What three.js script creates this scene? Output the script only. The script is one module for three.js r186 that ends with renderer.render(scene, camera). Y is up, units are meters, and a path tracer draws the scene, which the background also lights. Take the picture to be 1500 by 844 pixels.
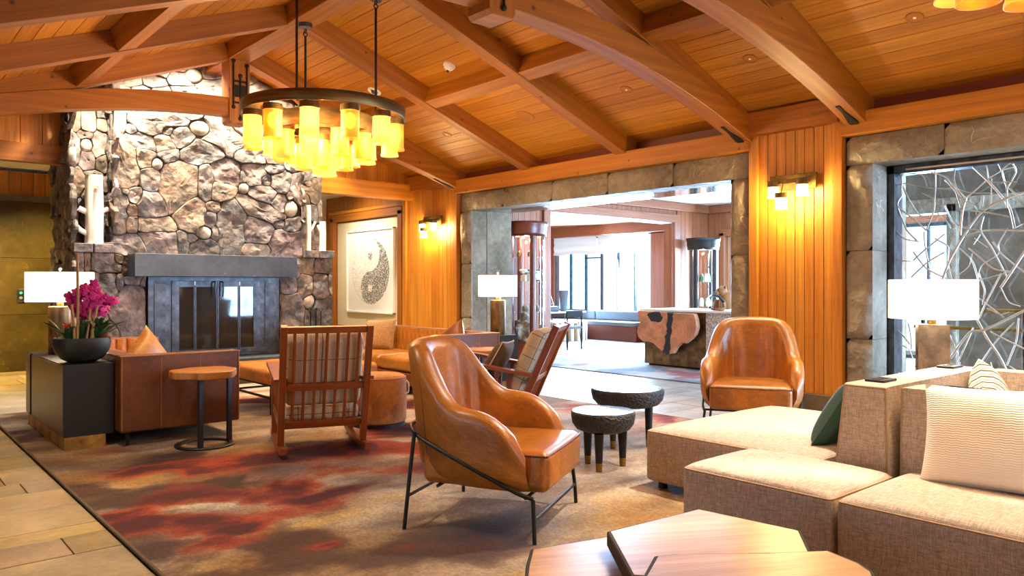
import * as THREE from 'three';
import { RoundedBoxGeometry } from 'three/addons/geometries/RoundedBoxGeometry.js';
import { RectAreaLightUniformsLib } from 'three/addons/lights/RectAreaLightUniformsLib.js';
import { mergeGeometries, mergeVertices, toCreasedNormals } from 'three/addons/utils/BufferGeometryUtils.js';

// ---------------------------------------------------------------- camera, sky, large lights, exposure
const scene = new THREE.Scene();
const camera = new THREE.PerspectiveCamera(2 * Math.atan(422 / 1130) * 180 / Math.PI, 1500 / 844, 0.05, 200);
camera.position.set(0, 1.3, 0);
camera.lookAt(Math.sin(0.71190), 1.3, -Math.cos(0.71190));
camera.setViewOffset(1500, 844, 0, 5, 1500, 844);          // rising front: horizon a little above the middle
const renderer = new THREE.WebGLRenderer({ antialias: true });
renderer.toneMapping = THREE.LinearToneMapping;
renderer.toneMappingExposure = 1.0;
renderer.shadowMap.enabled = true;
RectAreaLightUniformsLib.init();
scene.background = new THREE.Color().setRGB(1.5, 2.3, 3.3);  // bright even overcast sky
function areaLight(w, h, at, to, color, power) {
  const l = new THREE.RectAreaLight(new THREE.Color().setRGB(...color), power, w, h);
  l.position.set(...at); l.lookAt(...to); scene.add(l); return l;
}
const DAY = [0.38, 0.64, 1.0], WARM = [1.0, 0.66, 0.34];
areaLight(3.0, 1.7, [13.85, 1.55, -12.95], [10, 0.9, -11], DAY, 130);          // daylight from the lounge window
areaLight(0.9, 2.2, [14.2, 1.25, -9.1], [10, 1.0, -7.6], DAY, 130);            // glazed door of the lobby
areaLight(3.0, 2.2, [9.9, 1.3, 2.9], [9.8, 0.9, -4], DAY, 120);              // entrance doors at the end of the lobby
areaLight(1.7, 2.0, [14.2, 1.3, -5.5], [11, 1.2, -4.6], DAY, 60);             // glazed doors behind the entrance wall
areaLight(2.2, 1.7, [-3.02, 1.5, -3.0], [2, 1.0, -4.5], [0.85, 0.93, 1.0], 2.0);  // windows of the side aisle behind the camera
areaLight(2.4, 1.7, [3.4, 1.5, 2.92], [3.6, 0.9, -3], [0.92, 0.95, 1.0], 2.0);    // windows behind the camera
// ---------------------------------------------------------------- helpers
let seed = 7;
function rnd() { seed |= 0; seed = seed + 0x6D2B79F5 | 0; let t = Math.imul(seed ^ seed >>> 15, 1 | seed); t = t + Math.imul(t ^ t >>> 7, 61 | t) ^ t; return ((t ^ t >>> 14) >>> 0) / 4294967296; }
const rr = (a, b) => a + (b - a) * rnd();
const lerp = (a, b, t) => a + (b - a) * t, clamp = (x, a = 0, b = 1) => Math.max(a, Math.min(b, x));
const sstep = (a, b, x) => { const t = clamp((x - a) / (b - a)); return t * t * (3 - 2 * t); };
const V = (x, y, z) => new THREE.Vector3(x, y, z);
const taken = {};
function numbered(n) { const k = taken[n] = (taken[n] ?? -1) + 1; return k ? n + '_' + String(k).padStart(3, '0') : n; }
function obj(name, geos, mat, parent) {
  const g = Array.isArray(geos) ? (geos.length > 1 ? mergeGeometries(geos.map(q => q.index ? q.toNonIndexed() : q)) : geos[0]) : geos;
  const m = new THREE.Mesh(g, mat); m.castShadow = m.receiveShadow = true;
  m.name = parent ? name : numbered(name); (parent || scene).add(m); return m;
}
function tag(o, label, category, group) { o.userData.label = label; o.userData.category = category; if (group) o.userData.group = group; return o; }
function thing(name, label, category, at = [0, 0, 0], turn = 0, group) {
  const o = new THREE.Group(); o.name = numbered(name); scene.add(o); o.position.set(...at); o.rotation.y = turn;
  return tag(o, label, category, group);
}
function structGroup(name, label, category) { const o = new THREE.Group(); o.name = numbered(name); scene.add(o); o.userData.kind = 'structure'; if (label) tag(o, label, category); return o; }
function struct(name, geos, mat, label, category) { const o = obj(name, geos, mat); o.userData.kind = 'structure'; if (label) tag(o, label, category); return o; }
// a copy of a thing under a name and label of its own
function dup(o, label, at, turn) {
  const c = o.clone(); c.name = numbered(o.name.replace(/_\d{3}$/, '')); c.userData = { ...o.userData }; scene.add(c);
  if (label) c.userData.label = label; if (at) c.position.set(...at); if (turn !== undefined) c.rotation.y = turn; return c;
}
// uv in metres by the dominant normal, u along the grain axis
function uvBox(g, grain = 'x', off) {
  if (g.index) g = g.toNonIndexed();
  const p = g.attributes.position, n = g.attributes.normal, uv = new Float32Array(p.count * 2);
  const [ou, ov] = off || [rr(0, 5), rr(0, 5)], gi = { x: 0, y: 1, z: 2 }[grain];
  for (let f = 0; f < p.count; f += 3) {
    let a = [0, 0, 0];
    for (let k = 0; k < 3; k++) { a[0] += n.getX(f + k); a[1] += n.getY(f + k); a[2] += n.getZ(f + k); }
    a = a.map(Math.abs); const d = a[0] > a[1] && a[0] > a[2] ? 0 : a[1] > a[2] ? 1 : 2;
    let ax = [0, 1, 2].filter(q => q !== d); if (ax[1] === gi) ax.reverse();
    for (let k = 0; k < 3; k++) { const i = f + k, q = [p.getX(i), p.getY(i), p.getZ(i)]; uv[i * 2] = q[ax[0]] + ou; uv[i * 2 + 1] = q[ax[1]] + ov; }
  }
  g.setAttribute('uv', new THREE.BufferAttribute(uv, 2)); return g;
}
// box given by its extents
function ext(x0, x1, y0, y1, z0, z1, grain = 'x', r = 0) { return bx(x1 - x0, y1 - y0, z1 - z0, (x0 + x1) / 2, (y0 + y1) / 2, (z0 + z1) / 2, grain, r); }
function bx(w, h, d, x = 0, y = 0, z = 0, grain = 'x', r = 0, seg = 2) {
  const g = r ? new RoundedBoxGeometry(w, h, d, seg, Math.min(r, w / 2.01, h / 2.01, d / 2.01)) : new THREE.BoxGeometry(w, h, d);
  g.translate(x, y, z); return uvBox(g, grain);
}
function cyl(r0, r1, h, x = 0, y = 0, z = 0, n = 20) { const g = new THREE.CylinderGeometry(r0, r1, h, n); g.translate(x, y, z); return g; }
function lathe(pts, n = 32) { return new THREE.LatheGeometry(pts.map(p => new THREE.Vector2(...p)), n); }
function tube(pts, r, n = 8, seg, closed = false) {
  const c = new THREE.CatmullRomCurve3(pts.map(p => V(...p)), closed, 'catmullrom', 0.4);
  return new THREE.TubeGeometry(c, seg || Math.max(2, pts.length * 5), r, n, closed);
}
function rod(a, b, r, n = 8) {
  const A = V(...a), B = V(...b), d = B.clone().sub(A), g = new THREE.CylinderGeometry(r, r, d.length(), n);
  g.applyQuaternion(new THREE.Quaternion().setFromUnitVectors(V(0, 1, 0), d.normalize())); g.translate(...A.add(B).multiplyScalar(0.5).toArray()); return g;
}
function bar(a, b, w, t, up = [0, 1, 0], r = 0.004) {   // a squared bar from a to b, w across, t along up
  const A = V(...a), B = V(...b), d = B.clone().sub(A), L = d.length(); d.normalize();
  let X = V(...up).cross(d); if (X.length() < 1e-3) X = V(1, 0, 0); X.normalize(); const Y = d.clone().cross(X);
  const g = bx(w, t, L, 0, 0, 0, 'z', r, 1);
  g.applyMatrix4(new THREE.Matrix4().makeBasis(X, Y, d)); g.translate(...A.add(B).multiplyScalar(0.5).toArray()); return g;
}
function extrude(pts, depth, bevel = 0, seg = 1) {      // polygon in x,y pulled along z
  const g = new THREE.ExtrudeGeometry(new THREE.Shape(pts.map(p => new THREE.Vector2(...p))), { depth: depth - 2 * bevel, bevelEnabled: bevel > 0, bevelSize: bevel, bevelThickness: bevel, bevelOffset: -bevel, bevelSegments: seg, curveSegments: 8 });
  g.translate(0, 0, bevel); return g;
}
function grid(nu, nv, fn, closeU = false) {             // smooth parametric sheet, uv in metres from arc lengths roughly
  const pos = [], idx = [], uv = [];
  for (let j = 0; j <= nv; j++) for (let i = 0; i <= nu; i++) { const q = fn(i / nu, j / nv); pos.push(q[0], q[1], q[2]); uv.push(q[3] ?? i / nu, q[4] ?? j / nv); }
  for (let j = 0; j < nv; j++) for (let i = 0; i < nu; i++) { const a = j * (nu + 1) + i, b = a + 1, c = a + nu + 1, d = c + 1; idx.push(a, b, d, a, d, c); }
  const g = new THREE.BufferGeometry(); g.setAttribute('position', new THREE.Float32BufferAttribute(pos, 3)); g.setAttribute('uv', new THREE.Float32BufferAttribute(uv, 2)); g.setIndex(idx); g.computeVertexNormals();
  return g;
}
// ---------------------------------------------------------------- noise and textures
const LAT = new Float32Array(65536); { const s = seed; seed = 99; for (let i = 0; i < 65536; i++) LAT[i] = rnd(); seed = s; }
function vnoise(x, y, px, py, o = 0) {
  const xi = Math.floor(x), yi = Math.floor(y), fx = x - xi, fy = y - yi, sx = fx * fx * (3 - 2 * fx), sy = fy * fy * (3 - 2 * fy);
  const L = (a, b) => LAT[((((a % px) + px) % px) * 197 + (((b % py) + py) % py) * 1871 + o * 7919) & 65535];
  return lerp(lerp(L(xi, yi), L(xi + 1, yi), sx), lerp(L(xi, yi + 1), L(xi + 1, yi + 1), sx), sy);
}
function fbm(u, v, fx, fy, oct, o = 0) { let s = 0, a = 0.5, t = 0; for (let k = 0; k < oct; k++) { s += a * vnoise(u * fx, v * fy, fx, fy, o + k); t += a; a *= 0.5; fx *= 2; fy *= 2; } return s / t; }
function tex(w, h, fn, srgb = true, rep = [1, 1]) {
  const d = new Uint8Array(w * h * 4);
  for (let y = 0; y < h; y++) for (let x = 0; x < w; x++) { const c = fn(x / w, y / h), i = (y * w + x) * 4; d[i] = clamp(c[0]) * 255; d[i + 1] = clamp(c[1]) * 255; d[i + 2] = clamp(c[2]) * 255; d[i + 3] = 255; }
  const t = new THREE.DataTexture(d, w, h); t.wrapS = t.wrapT = THREE.RepeatWrapping; t.magFilter = THREE.LinearFilter; t.minFilter = THREE.LinearMipmapLinearFilter; t.generateMipmaps = true;
  if (srgb) t.colorSpace = THREE.SRGBColorSpace; t.repeat.set(...rep); t.needsUpdate = true; return t;
}
const rep = (t, a, b) => { const c = t.clone(); c.repeat.set(a, b); c.needsUpdate = true; return c; };
const gray = g => [g, g, g];
// wood: long grain along u
const woodT = tex(512, 512, (u, v) => {
  const warp = fbm(u, v, 2, 3, 3, 3) * 0.16, ring = 0.5 + 0.5 * Math.sin((v + warp) * Math.PI * 2 * 14 + fbm(u, v, 3, 6, 3, 9) * 5);
  const fine = fbm(u, v, 4, 120, 2, 20), mid = fbm(u, v, 2, 22, 3, 30), pore = fbm(u, v, 10, 200, 1, 40);
  let g = 0.80 + 0.05 * (ring - 0.5) + 0.15 * (mid - 0.5) + 0.12 * (fine - 0.5) - (pore > 0.74 ? 0.06 : 0);
  return [g + 0.03, g, g - 0.02 + 0.04 * (mid - 0.5)];
}, true, [0.5, 1.4]);
const knotT = tex(1024, 512, (u, v) => {                   // rougher fir with a few knots
  let g = 0.78 + 0.15 * (fbm(u, v, 2, 18, 4, 50) - 0.5) + 0.14 * (fbm(u, v, 4, 90, 2, 60) - 0.5) + 0.035 * Math.sin((v + 0.1 * fbm(u, v, 2, 3, 3, 70)) * 75);
  for (const [a, b, r] of [[0.12, 0.3, 0.010], [0.37, 0.72, 0.014], [0.55, 0.2, 0.008], [0.71, 0.55, 0.012], [0.9, 0.85, 0.009], [0.26, 0.9, 0.008]]) { const d = Math.hypot((u - a) * 2, (v - b)) / r; if (d < 3) g -= 0.42 * Math.exp(-d * d * 0.7); }
  return [g + 0.03, g, g - 0.03];
}, true, [0.42, 0.8]);
const stoneT = tex(512, 512, (u, v) => {
  const a = fbm(u, v, 4, 4, 6, 80), b = fbm(u, v, 16, 16, 4, 90), r = Math.abs(fbm(u, v, 6, 6, 5, 100) - 0.5) * 2;
  const g = 0.66 + 0.62 * (a - 0.5) + 0.3 * (b - 0.5) + (r < 0.03 ? 0.12 : 0), w = fbm(u, v, 3, 3, 4, 110) - 0.5;
  return [g + 0.16 * w, g, g - 0.14 * w];
}, true, [1.6, 1.6]);
const stoneB = tex(512, 512, (u, v) => gray(0.5 + 1.2 * (fbm(u, v, 8, 8, 6, 120) - 0.5)), false, [2.2, 2.2]);
const slateT = tex(1024, 1024, (u, v) => {                  // dark limestone with pale veins
  const a = fbm(u, v, 4, 4, 6, 130), b = fbm(u, v, 30, 30, 3, 140);
  let g = 0.62 + 0.36 * (a - 0.5) + 0.16 * (b - 0.5);
  const vn = Math.abs(fbm(u + 0.15 * fbm(u, v, 3, 3, 3, 7), v, 3, 3, 4, 150) - 0.47), m = fbm(u, v, 5, 5, 2, 160);
  if (vn < 0.006 && m > 0.52) g += 0.32 * (1 - vn / 0.006);
  return [g + 0.025, g, g - 0.04];
}, true, [0.7, 0.7]);
const chipB = tex(512, 512, (u, v) => { const r = 1 - Math.abs(fbm(u, v, 5, 5, 5, 170) - 0.5) * 2; return gray(0.25 + 0.75 * r * r * (0.5 + 0.5 * fbm(u, v, 10, 10, 4, 180))); }, false, [1.1, 1.1]);
const leatherT = tex(512, 512, (u, v) => {
  const a = fbm(u, v, 3, 3, 5, 190), b = fbm(u, v, 24, 24, 3, 200), s = Math.abs(fbm(u, v, 5, 9, 5, 210) - 0.5);
  const g = 0.76 + 0.4 * (a - 0.5) + 0.16 * (b - 0.5) + (s < 0.012 ? 0.1 : 0);
  return [g + 0.04, g, g - 0.05];
}, true, [1.5, 1.5]);
const leatherB = tex(512, 512, (u, v) => gray(0.5 + 0.7 * (fbm(u, v, 70, 70, 3, 220) - 0.5) + 0.5 * (fbm(u, v, 9, 9, 4, 230) - 0.5)), false, [2.5, 2.5]);
const weaveT = tex(512, 512, (u, v) => {
  const h = fbm(u, v, 12, 240, 2, 240), w = fbm(u, v, 240, 12, 2, 250), a = fbm(u, v, 60, 60, 2, 260);
  const g = 0.84 + 0.34 * (h - 0.5) + 0.34 * (w - 0.5) + 0.1 * (a - 0.5); return [g + 0.015, g, g - 0.025];
}, true, [3.6, 3.6]);
const weaveB = tex(256, 256, (u, v) => gray(0.5 + 0.25 * Math.sin(u * Math.PI * 2 * 64) + 0.25 * Math.sin(v * Math.PI * 2 * 64)), false, [3, 3]);
const brushT = tex(256, 256, (u, v) => gray(0.74 + 0.5 * (fbm(u, v, 5, 5, 5, 270) - 0.5) + 0.1 * (fbm(u, v, 40, 40, 2, 280) - 0.5)), true, [3, 3]);
const hammerB = tex(256, 256, (u, v) => gray(fbm(u, v, 20, 30, 2, 290)), false, [3, 3]);
const marbleT = tex(512, 512, (u, v) => {                   // buff sandstone paving
  const a = fbm(u, v, 3, 4, 6, 300), b = fbm(u, v, 50, 50, 2, 310), s = fbm(u, v, 2, 12, 4, 320), g = 0.78 + 0.26 * (a - 0.5) + 0.12 * (b - 0.5) + 0.14 * (s - 0.5);
  return [g + 0.05 * (s - 0.3), g, g - 0.1 * (a - 0.35)];
}, true, [0.8, 0.8]);
const plaidT = tex(256, 256, (u, v) => {
  const n = 0.9 + 0.14 * (fbm(u, v, 60, 60, 2, 330) - 0.5), l = (Math.abs(u - 0.25) < 0.012 || Math.abs(v - 0.5) < 0.012), s = Math.abs(u - 0.7) < 0.03;
  return l ? [0.36, 0.29, 0.25] : s ? [0.8 * n, 0.71 * n, 0.58 * n] : [0.88 * n, 0.80 * n, 0.66 * n];
}, true, [5.2, 5.2]);
const stripeT = tex(256, 64, (u, v) => { const k = (u * 6) % 1, n = 0.95 + 0.1 * fbm(u, v, 80, 20, 2, 340); return k < 0.22 ? [0.22 * n, 0.18 * n, 0.16 * n] : k < 0.5 ? [0.78 * n, 0.71 * n, 0.6 * n] : k < 0.66 ? [0.45 * n, 0.38 * n, 0.32 * n] : [0.86 * n, 0.8 * n, 0.7 * n]; }, true, [2.2, 1]);
const ribT = tex(64, 256, (u, v) => gray(0.5 + 0.5 * Math.sin(v * Math.PI * 2 * 24 + Math.sin(u * Math.PI * 2 * 6))), false, [4, 4]);
// ---------------------------------------------------------------- materials
const col = (h, k = 1) => new THREE.Color(h).multiplyScalar(k);
function std(c, o = {}) { return new THREE.MeshStandardMaterial({ color: col(c), roughness: 0.6, ...o }); }
function phy(c, o = {}) { return new THREE.MeshPhysicalMaterial({ color: col(c), roughness: 0.5, ...o }); }
const M = {
  plank: ['#d8901f', '#d1881a', '#dc9626', '#ca8218'].map(c => std(c, { map: woodT, roughness: 0.5 })),
  board: ['#e0962e', '#da8d28', '#e49d36', '#d68826'].map(c => std(c, { map: woodT, roughness: 0.45 })),
  beam: std('#b87014', { map: knotT, roughness: 0.5 }), beamB: std('#d4881c', { map: knotT, roughness: 0.5 }),
  trim: std('#c47822', { map: woodT, roughness: 0.42 }), darkwood: std('#7a3417', { map: woodT, roughness: 0.35 }), lobbywood: std('#b5714a', { map: woodT, roughness: 0.42 }),
  stone: ['#a39690', '#8d817c', '#b5a79c', '#9a8f8c', '#a8937f', '#85807e', '#a0908e'].map(c => std(c, { map: stoneT, bumpMap: stoneB, bumpScale: 0.013, roughness: 0.68 })),
  cobble: std('#e8dcc8', { map: stoneT, bumpMap: stoneB, bumpScale: 0.002, roughness: 0.8 }), mortar: std('#3a322c', { roughness: 0.95 }),
  surround: std('#bfb5a2', { map: slateT, bumpMap: chipB, bumpScale: 0.03, roughness: 0.62 }), surroundFlat: std('#8f8577', { map: slateT, roughness: 0.5 }),
  reveal: phy('#bfb5a2', { map: slateT, roughness: 0.12, clearcoat: 0.6, clearcoatRoughness: 0.05 }), slate: std('#5f7590', { map: slateT, roughness: 0.5 }), darkslate: std('#7d6a35', { map: slateT, roughness: 0.35 }),
  base: std('#8a7a64', { map: slateT, roughness: 0.5 }),
  iron: std('#231f1c', { roughness: 0.55, metalness: 0.6 }), black: std('#1b1a19', { roughness: 0.45, metalness: 0.2 }), steel: std('#70747a', { map: brushT, roughness: 0.38, metalness: 0.75 }),
  bronze: std('#8c6f3a', { map: brushT, roughness: 0.42, metalness: 0.75 }), brass: std('#c99a4a', { map: brushT, roughness: 0.32, metalness: 0.9 }), champagne: std('#b08a5a', { map: brushT, roughness: 0.38, metalness: 0.7 }), taupe: std('#b39c84', { map: brushT, roughness: 0.42, metalness: 0.15 }),
  leather: phy('#c47f2c', { map: leatherT, bumpMap: leatherB, bumpScale: 0.0012, roughness: 0.36, clearcoat: 0.25, clearcoatRoughness: 0.3 }),
  leatherDark: phy('#824818', { map: leatherT, bumpMap: leatherB, bumpScale: 0.0012, roughness: 0.42, clearcoat: 0.15, clearcoatRoughness: 0.35 }),
  leatherGold: phy('#cf9236', { map: leatherT, bumpMap: leatherB, bumpScale: 0.001, roughness: 0.4, clearcoat: 0.15, clearcoatRoughness: 0.35 }),
  hide: std('#d99a4e', { map: leatherT, roughness: 0.7 }),
  linen: std('#d2c2b6', { map: weaveT, bumpMap: weaveB, bumpScale: 0.0008, roughness: 0.92 }), pipe: std('#a98a6c', { roughness: 0.9 }),
  whitefab: std('#f0e7d8', { bumpMap: ribT, bumpScale: 0.0012, roughness: 0.95 }), green: phy('#2c4a40', { roughness: 0.8, sheen: 0.8, sheenColor: new THREE.Color('#6f9a86'), sheenRoughness: 0.4 }),
  tanfab: std('#b89468', { map: weaveT, roughness: 0.95 }), brownfab: std('#6f5a40', { map: weaveT, roughness: 0.95 }), plaid: std('#ffffff', { map: plaidT, roughness: 0.95 }), stripe: std('#ffffff', { map: stripeT, roughness: 0.95 }),
  rocker: std('#a3541f', { map: woodT, roughness: 0.36 }), top: std('#e0b584', { map: rep(woodT, 0.7, 1.1), roughness: 0.3 }), topEdge: std('#1d1814', { roughness: 0.85 }),
  slab: std('#d9953f', { map: knotT, roughness: 0.35 }), slabEdge: std('#9c642a', { map: knotT, roughness: 0.7 }),
  espresso: std('#1a1611', { roughness: 0.42 }), espressoSide: std('#40352a', { roughness: 0.34 }), gold: std('#cf9c46', { map: brushT, roughness: 0.5, metalness: 0.3 }),
  drum: std('#303134', { bumpMap: hammerB, bumpScale: 0.012, roughness: 0.5 }), drumTop: std('#3c4144', { map: brushT, roughness: 0.22 }),
  porcelain: phy('#f1ebe0', { roughness: 0.12, clearcoat: 0.8 }), paper: std('#f4f2ec', { roughness: 0.8 }), cream: std('#efe3c0', { roughness: 0.8 }), white: std('#eceae4', { roughness: 0.7 }),
  glass: phy('#ffffff', { transmission: 1, thickness: 0, roughness: 0.02, ior: 1.5 }), darkglass: phy('#6c6a66', { transmission: 0.85, thickness: 0, roughness: 0.05, ior: 1.5 }),
  shade: phy('#fff8ec', { transmission: 0.35, thickness: 0, roughness: 1, emissive: new THREE.Color(1.0, 0.93, 0.84), emissiveIntensity: 0.85 }),
  bulb: std('#ffffff', { emissive: new THREE.Color(1, 0.86, 0.6), emissiveIntensity: 3 }),
  amber: phy('#ffd070', { transmission: 0.8, thickness: 0, roughness: 0.34, emissive: new THREE.Color(1.0, 0.56, 0.08), emissiveIntensity: 0.14 }),
  opal: phy('#fff3d0', { transmission: 0.4, thickness: 0, roughness: 0.8, emissive: new THREE.Color(1.0, 0.9, 0.62), emissiveIntensity: 2.0 }),
  grout: std('#6f5a3e', { roughness: 0.9 }), tile: ['#d0b47e', '#c4a974', '#d6be90', '#b89d6c', '#cbb088', '#d8bc7c'].map(c => std(c, { map: marbleT, roughness: 0.34 })), tileCool: ['#bdb3a2', '#b3a898', '#c6bcaa', '#b8ac96'].map(c => std(c, { map: marbleT, roughness: 0.42 })),
  leaf: std('#35592c', { roughness: 0.5 }), leafDark: std('#274424', { roughness: 0.5 }), petal: std('#c81a78', { roughness: 0.6 }), petalB: std('#a3145c', { roughness: 0.6 }), orange: std('#e8642c', { roughness: 0.6 }), stick: std('#c9a264', { map: woodT, roughness: 0.8 }), pot: std('#3b4038', { map: stoneT, roughness: 0.55 }), soil: std('#2c2118', { roughness: 1 }),
  bench: std('#7c848e', { map: weaveT, roughness: 0.9 }), silver: std('#cbc3b4', { roughness: 0.4, metalness: 0.6 }), bear: std('#b87c40', { map: woodT, roughness: 0.6 }), fish: std('#2c3338', { roughness: 0.3, metalness: 0.3 }),
};
const STONES=[[2.66,4.01,0.11,0.1],[2.79,3.99,0.07,0.06],[2.69,3.88,0.14,0.08],[3.02,4.05,0.15,0.08],[2.97,3.91,0.13,0.09],[3.27,4.14,0.09,0.07],[3.28,3.99,0.12,0.09],[3.48,4.07,0.11,0.1,0,2],[3.62,4.26,0.07,0.05],[3.68,4.15,0.09,0.09],[3.73,3.95,0.14,0.08],[3.35,3.82,0.14,0.07],[3.48,4.23,0.09,0.07],[4.22,4.18,0.1,0.13],[4.35,3.98,0.18,0.12],[4.51,4.23,0.14,0.1],[4.72,4.14,0.12,0.12],[4.82,4.01,0.15,0.08],[2.6,3.37,0.05,0.17],[2.71,3.49,0.07,0.05],[2.98,3.39,0.28,0.15],[2.71,3.25,0.06,0.07],[2.83,3.11,0.19,0.09,15],[3.14,3.29,0.08,0.07],[3.12,3.11,0.12,0.14],[3.28,3.23,0.12,0.12],[2.64,2.77,0.15,0.27,-8],[2.88,2.9,0.11,0.14],[2.94,2.65,0.11,0.17,-10],[3.02,2.85,0.08,0.08,0,1],[3.16,2.99,0.12,0.09],[3.28,2.59,0.21,0.3,25],[2.58,2.2,0.1,0.27],[2.75,2.43,0.08,0.1],[2.71,2.23,0.07,0.08],[2.96,2.31,0.16,0.17],[2.71,2.06,0.08,0.1],[3.02,2.05,0.23,0.11],[2.67,1.8,0.17,0.12],[3.11,1.86,0.27,0.15,18],[2.64,2.46,0.05,0.04],[3.45,2.2,0.18,0.22,20],[3.62,3.04,0.3,0.12,-14],[3.56,3.38,0.13,0.1,0,1],[3.63,2.67,0.1,0.23],[3.9,2.83,0.19,0.17],[4.3,2.83,0.19,0.16],[3.9,3.28,0.2,0.24,-35],[4.25,3.09,0.27,0.11],[4.14,2.78,0.05,0.1],[3.85,2.56,0.17,0.13],[4.15,2.63,0.08,0.08,0,1],[4.42,2.57,0.2,0.12],[4.58,2.93,0.16,0.07],[4.46,2.77,0.1,0.09],[4.7,2.77,0.17,0.17],[4.92,2.73,0.13,0.2,15],[4.66,2.46,0.11,0.13],[4.82,2.58,0.06,0.06],[4.84,2.39,0.11,0.12,0,1],[4.38,2.35,0.35,0.12,22],[3.96,2.08,0.18,0.39,4],[3.73,2.34,0.1,0.07],[3.68,2.18,0.09,0.1],[3.61,1.99,0.11,0.09,0,1],[3.44,1.91,0.08,0.06],[3.63,1.79,0.2,0.11],[3.32,1.84,0.09,0.16],[3.76,1.98,0.05,0.1],[4.34,2.04,0.21,0.17,10],[4.66,2.16,0.09,0.06],[4.83,2.14,0.11,0.09],[4.76,1.87,0.24,0.19],[4.34,1.78,0.21,0.09],[4.57,3.08,0.16,0.08],[4.87,2.99,0.13,0.08],[4.42,3.71,0.16,0.13],[4.08,3.66,0.09,0.13],[4.12,3.5,0.15,0.13],[4.42,3.45,0.18,0.13],[4.72,3.75,0.18,0.14],[4.72,3.46,0.18,0.14],[4.58,3.27,0.2,0.11],[4.95,3.64,0.11,0.2],[4.95,3.29,0.11,0.14],[3.6,3.71,0.12,0.07],[3.8,3.67,0.09,0.07],[3.4,3.62,0.14,0.09],[3.21,3.68,0.12,0.08],[2.61,3.66,0.11,0.1],[2.85,3.71,0.13,0.1],[3.08,3.75,0.13,0.09],[2.87,3.56,0.11,0.06],[4.03,3.89,0.09,0.11],[4.03,4.09,0.08,0.11],[2.14,1.56,0.05,0.11],[2.21,1.57,0.04,0.11],[2.43,1.56,0.17,0.1],[2.56,1.61,0.06,0.06],[2.67,1.53,0.06,0.11],[2.28,1.39,0.07,0.06],[2.45,1.28,0.11,0.15],[2.57,1.32,0.05,0.09],[2.73,1.35,0.1,0.06],[2.86,1.33,0.05,0.05],[2.71,0.95,0.18,0.32],[2.39,1.01,0.05,0.08,25,1],[2.17,1.36,0.05,0.08],[2.19,1.18,0.07,0.1],[2.16,0.99,0.06,0.1],[2.31,0.84,0.1,0.1],[2.46,0.69,0.11,0.12],[2.23,0.61,0.1,0.12],[2.05,1.52,0.04,0.1],[2.07,1.32,0.04,0.1],[2.07,1.07,0.04,0.12],[2.08,0.78,0.05,0.11],[2.77,0.48,0.13,0.12],[2.5,0.45,0.12,0.1],[2.1,0.49,0.07,0.1],[5.09,1.56,0.1,0.11],[5.33,1.56,0.15,0.08],[5.06,1.27,0.1,0.17],[5.3,1.25,0.12,0.18],[5.46,1.32,0.04,0.14],[4.81,1.27,0.11,0.11],[4.85,0.9,0.17,0.25],[5.12,1.05,0.09,0.11,20,1],[5.33,0.85,0.17,0.24],[4.93,1.54,0.05,0.12],[5.08,0.77,0.04,0.14],[4.85,0.51,0.15,0.14],[5.11,0.47,0.13,0.14],[5.38,0.46,0.13,0.14]];
const STONES_WING_A=[[2.13,3.37,0.07,0.16],[2.29,3.39,0.08,0.17],[2.45,3.47,0.07,0.1],[2.45,3.34,0.06,0.09],[2.12,3.01,0.06,0.17],[2.25,3.17,0.08,0.05],[2.27,3.04,0.07,0.09,0,1],[2.42,3.04,0.08,0.16],[2.28,2.85,0.07,0.12],[2.45,2.84,0.07,0.12],[2.15,2.55,0.08,0.15],[2.35,2.7,0.09,0.03],[2.12,2.19,0.06,0.19],[2.2,2.29,0.04,0.08],[2.49,2.57,0.04,0.1],[2.49,2.35,0.04,0.09],[2.45,2.14,0.06,0.1],[2.14,1.91,0.1,0.1],[2.45,1.88,0.06,0.09],[2.29,2.38,0.08,0.1],[2.29,2.13,0.08,0.12],[2.31,1.9,0.08,0.09],[2.1,3.9,0.04,0.1],[2.31,3.94,0.14,0.1],[2.48,3.93,0.06,0.1],[2.14,3.65,0.09,0.1],[2.37,3.69,0.11,0.1],[2.52,3.7,0.06,0.12],[2.55,3.36,0.05,0.12],[2.55,3.05,0.04,0.14],[2.54,2.75,0.04,0.12],[2.54,2.14,0.04,0.12]];
const STONES_WING_B=[[5.22,2.97,0.09,0.1],[5.26,2.81,0.05,0.05],[5.35,2.69,0.12,0.16],[5.31,2.35,0.11,0.14],[5.44,2.41,0.04,0.19],[5.26,2.09,0.09,0.23],[5.4,2.04,0.08,0.17],[5.26,3.27,0.1,0.12],[5.4,3.28,0.09,0.14],[5.25,3.52,0.1,0.12],[5.4,3.59,0.09,0.14],[5.28,3.83,0.13,0.14],[5.45,3.91,0.09,0.15],[5.2,4.13,0.11,0.12],[5.36,4.15,0.1,0.12],[5.46,2.98,0.06,0.15],[5.21,2.55,0.06,0.1],[5.19,4.38,0.09,0.08]];
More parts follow.
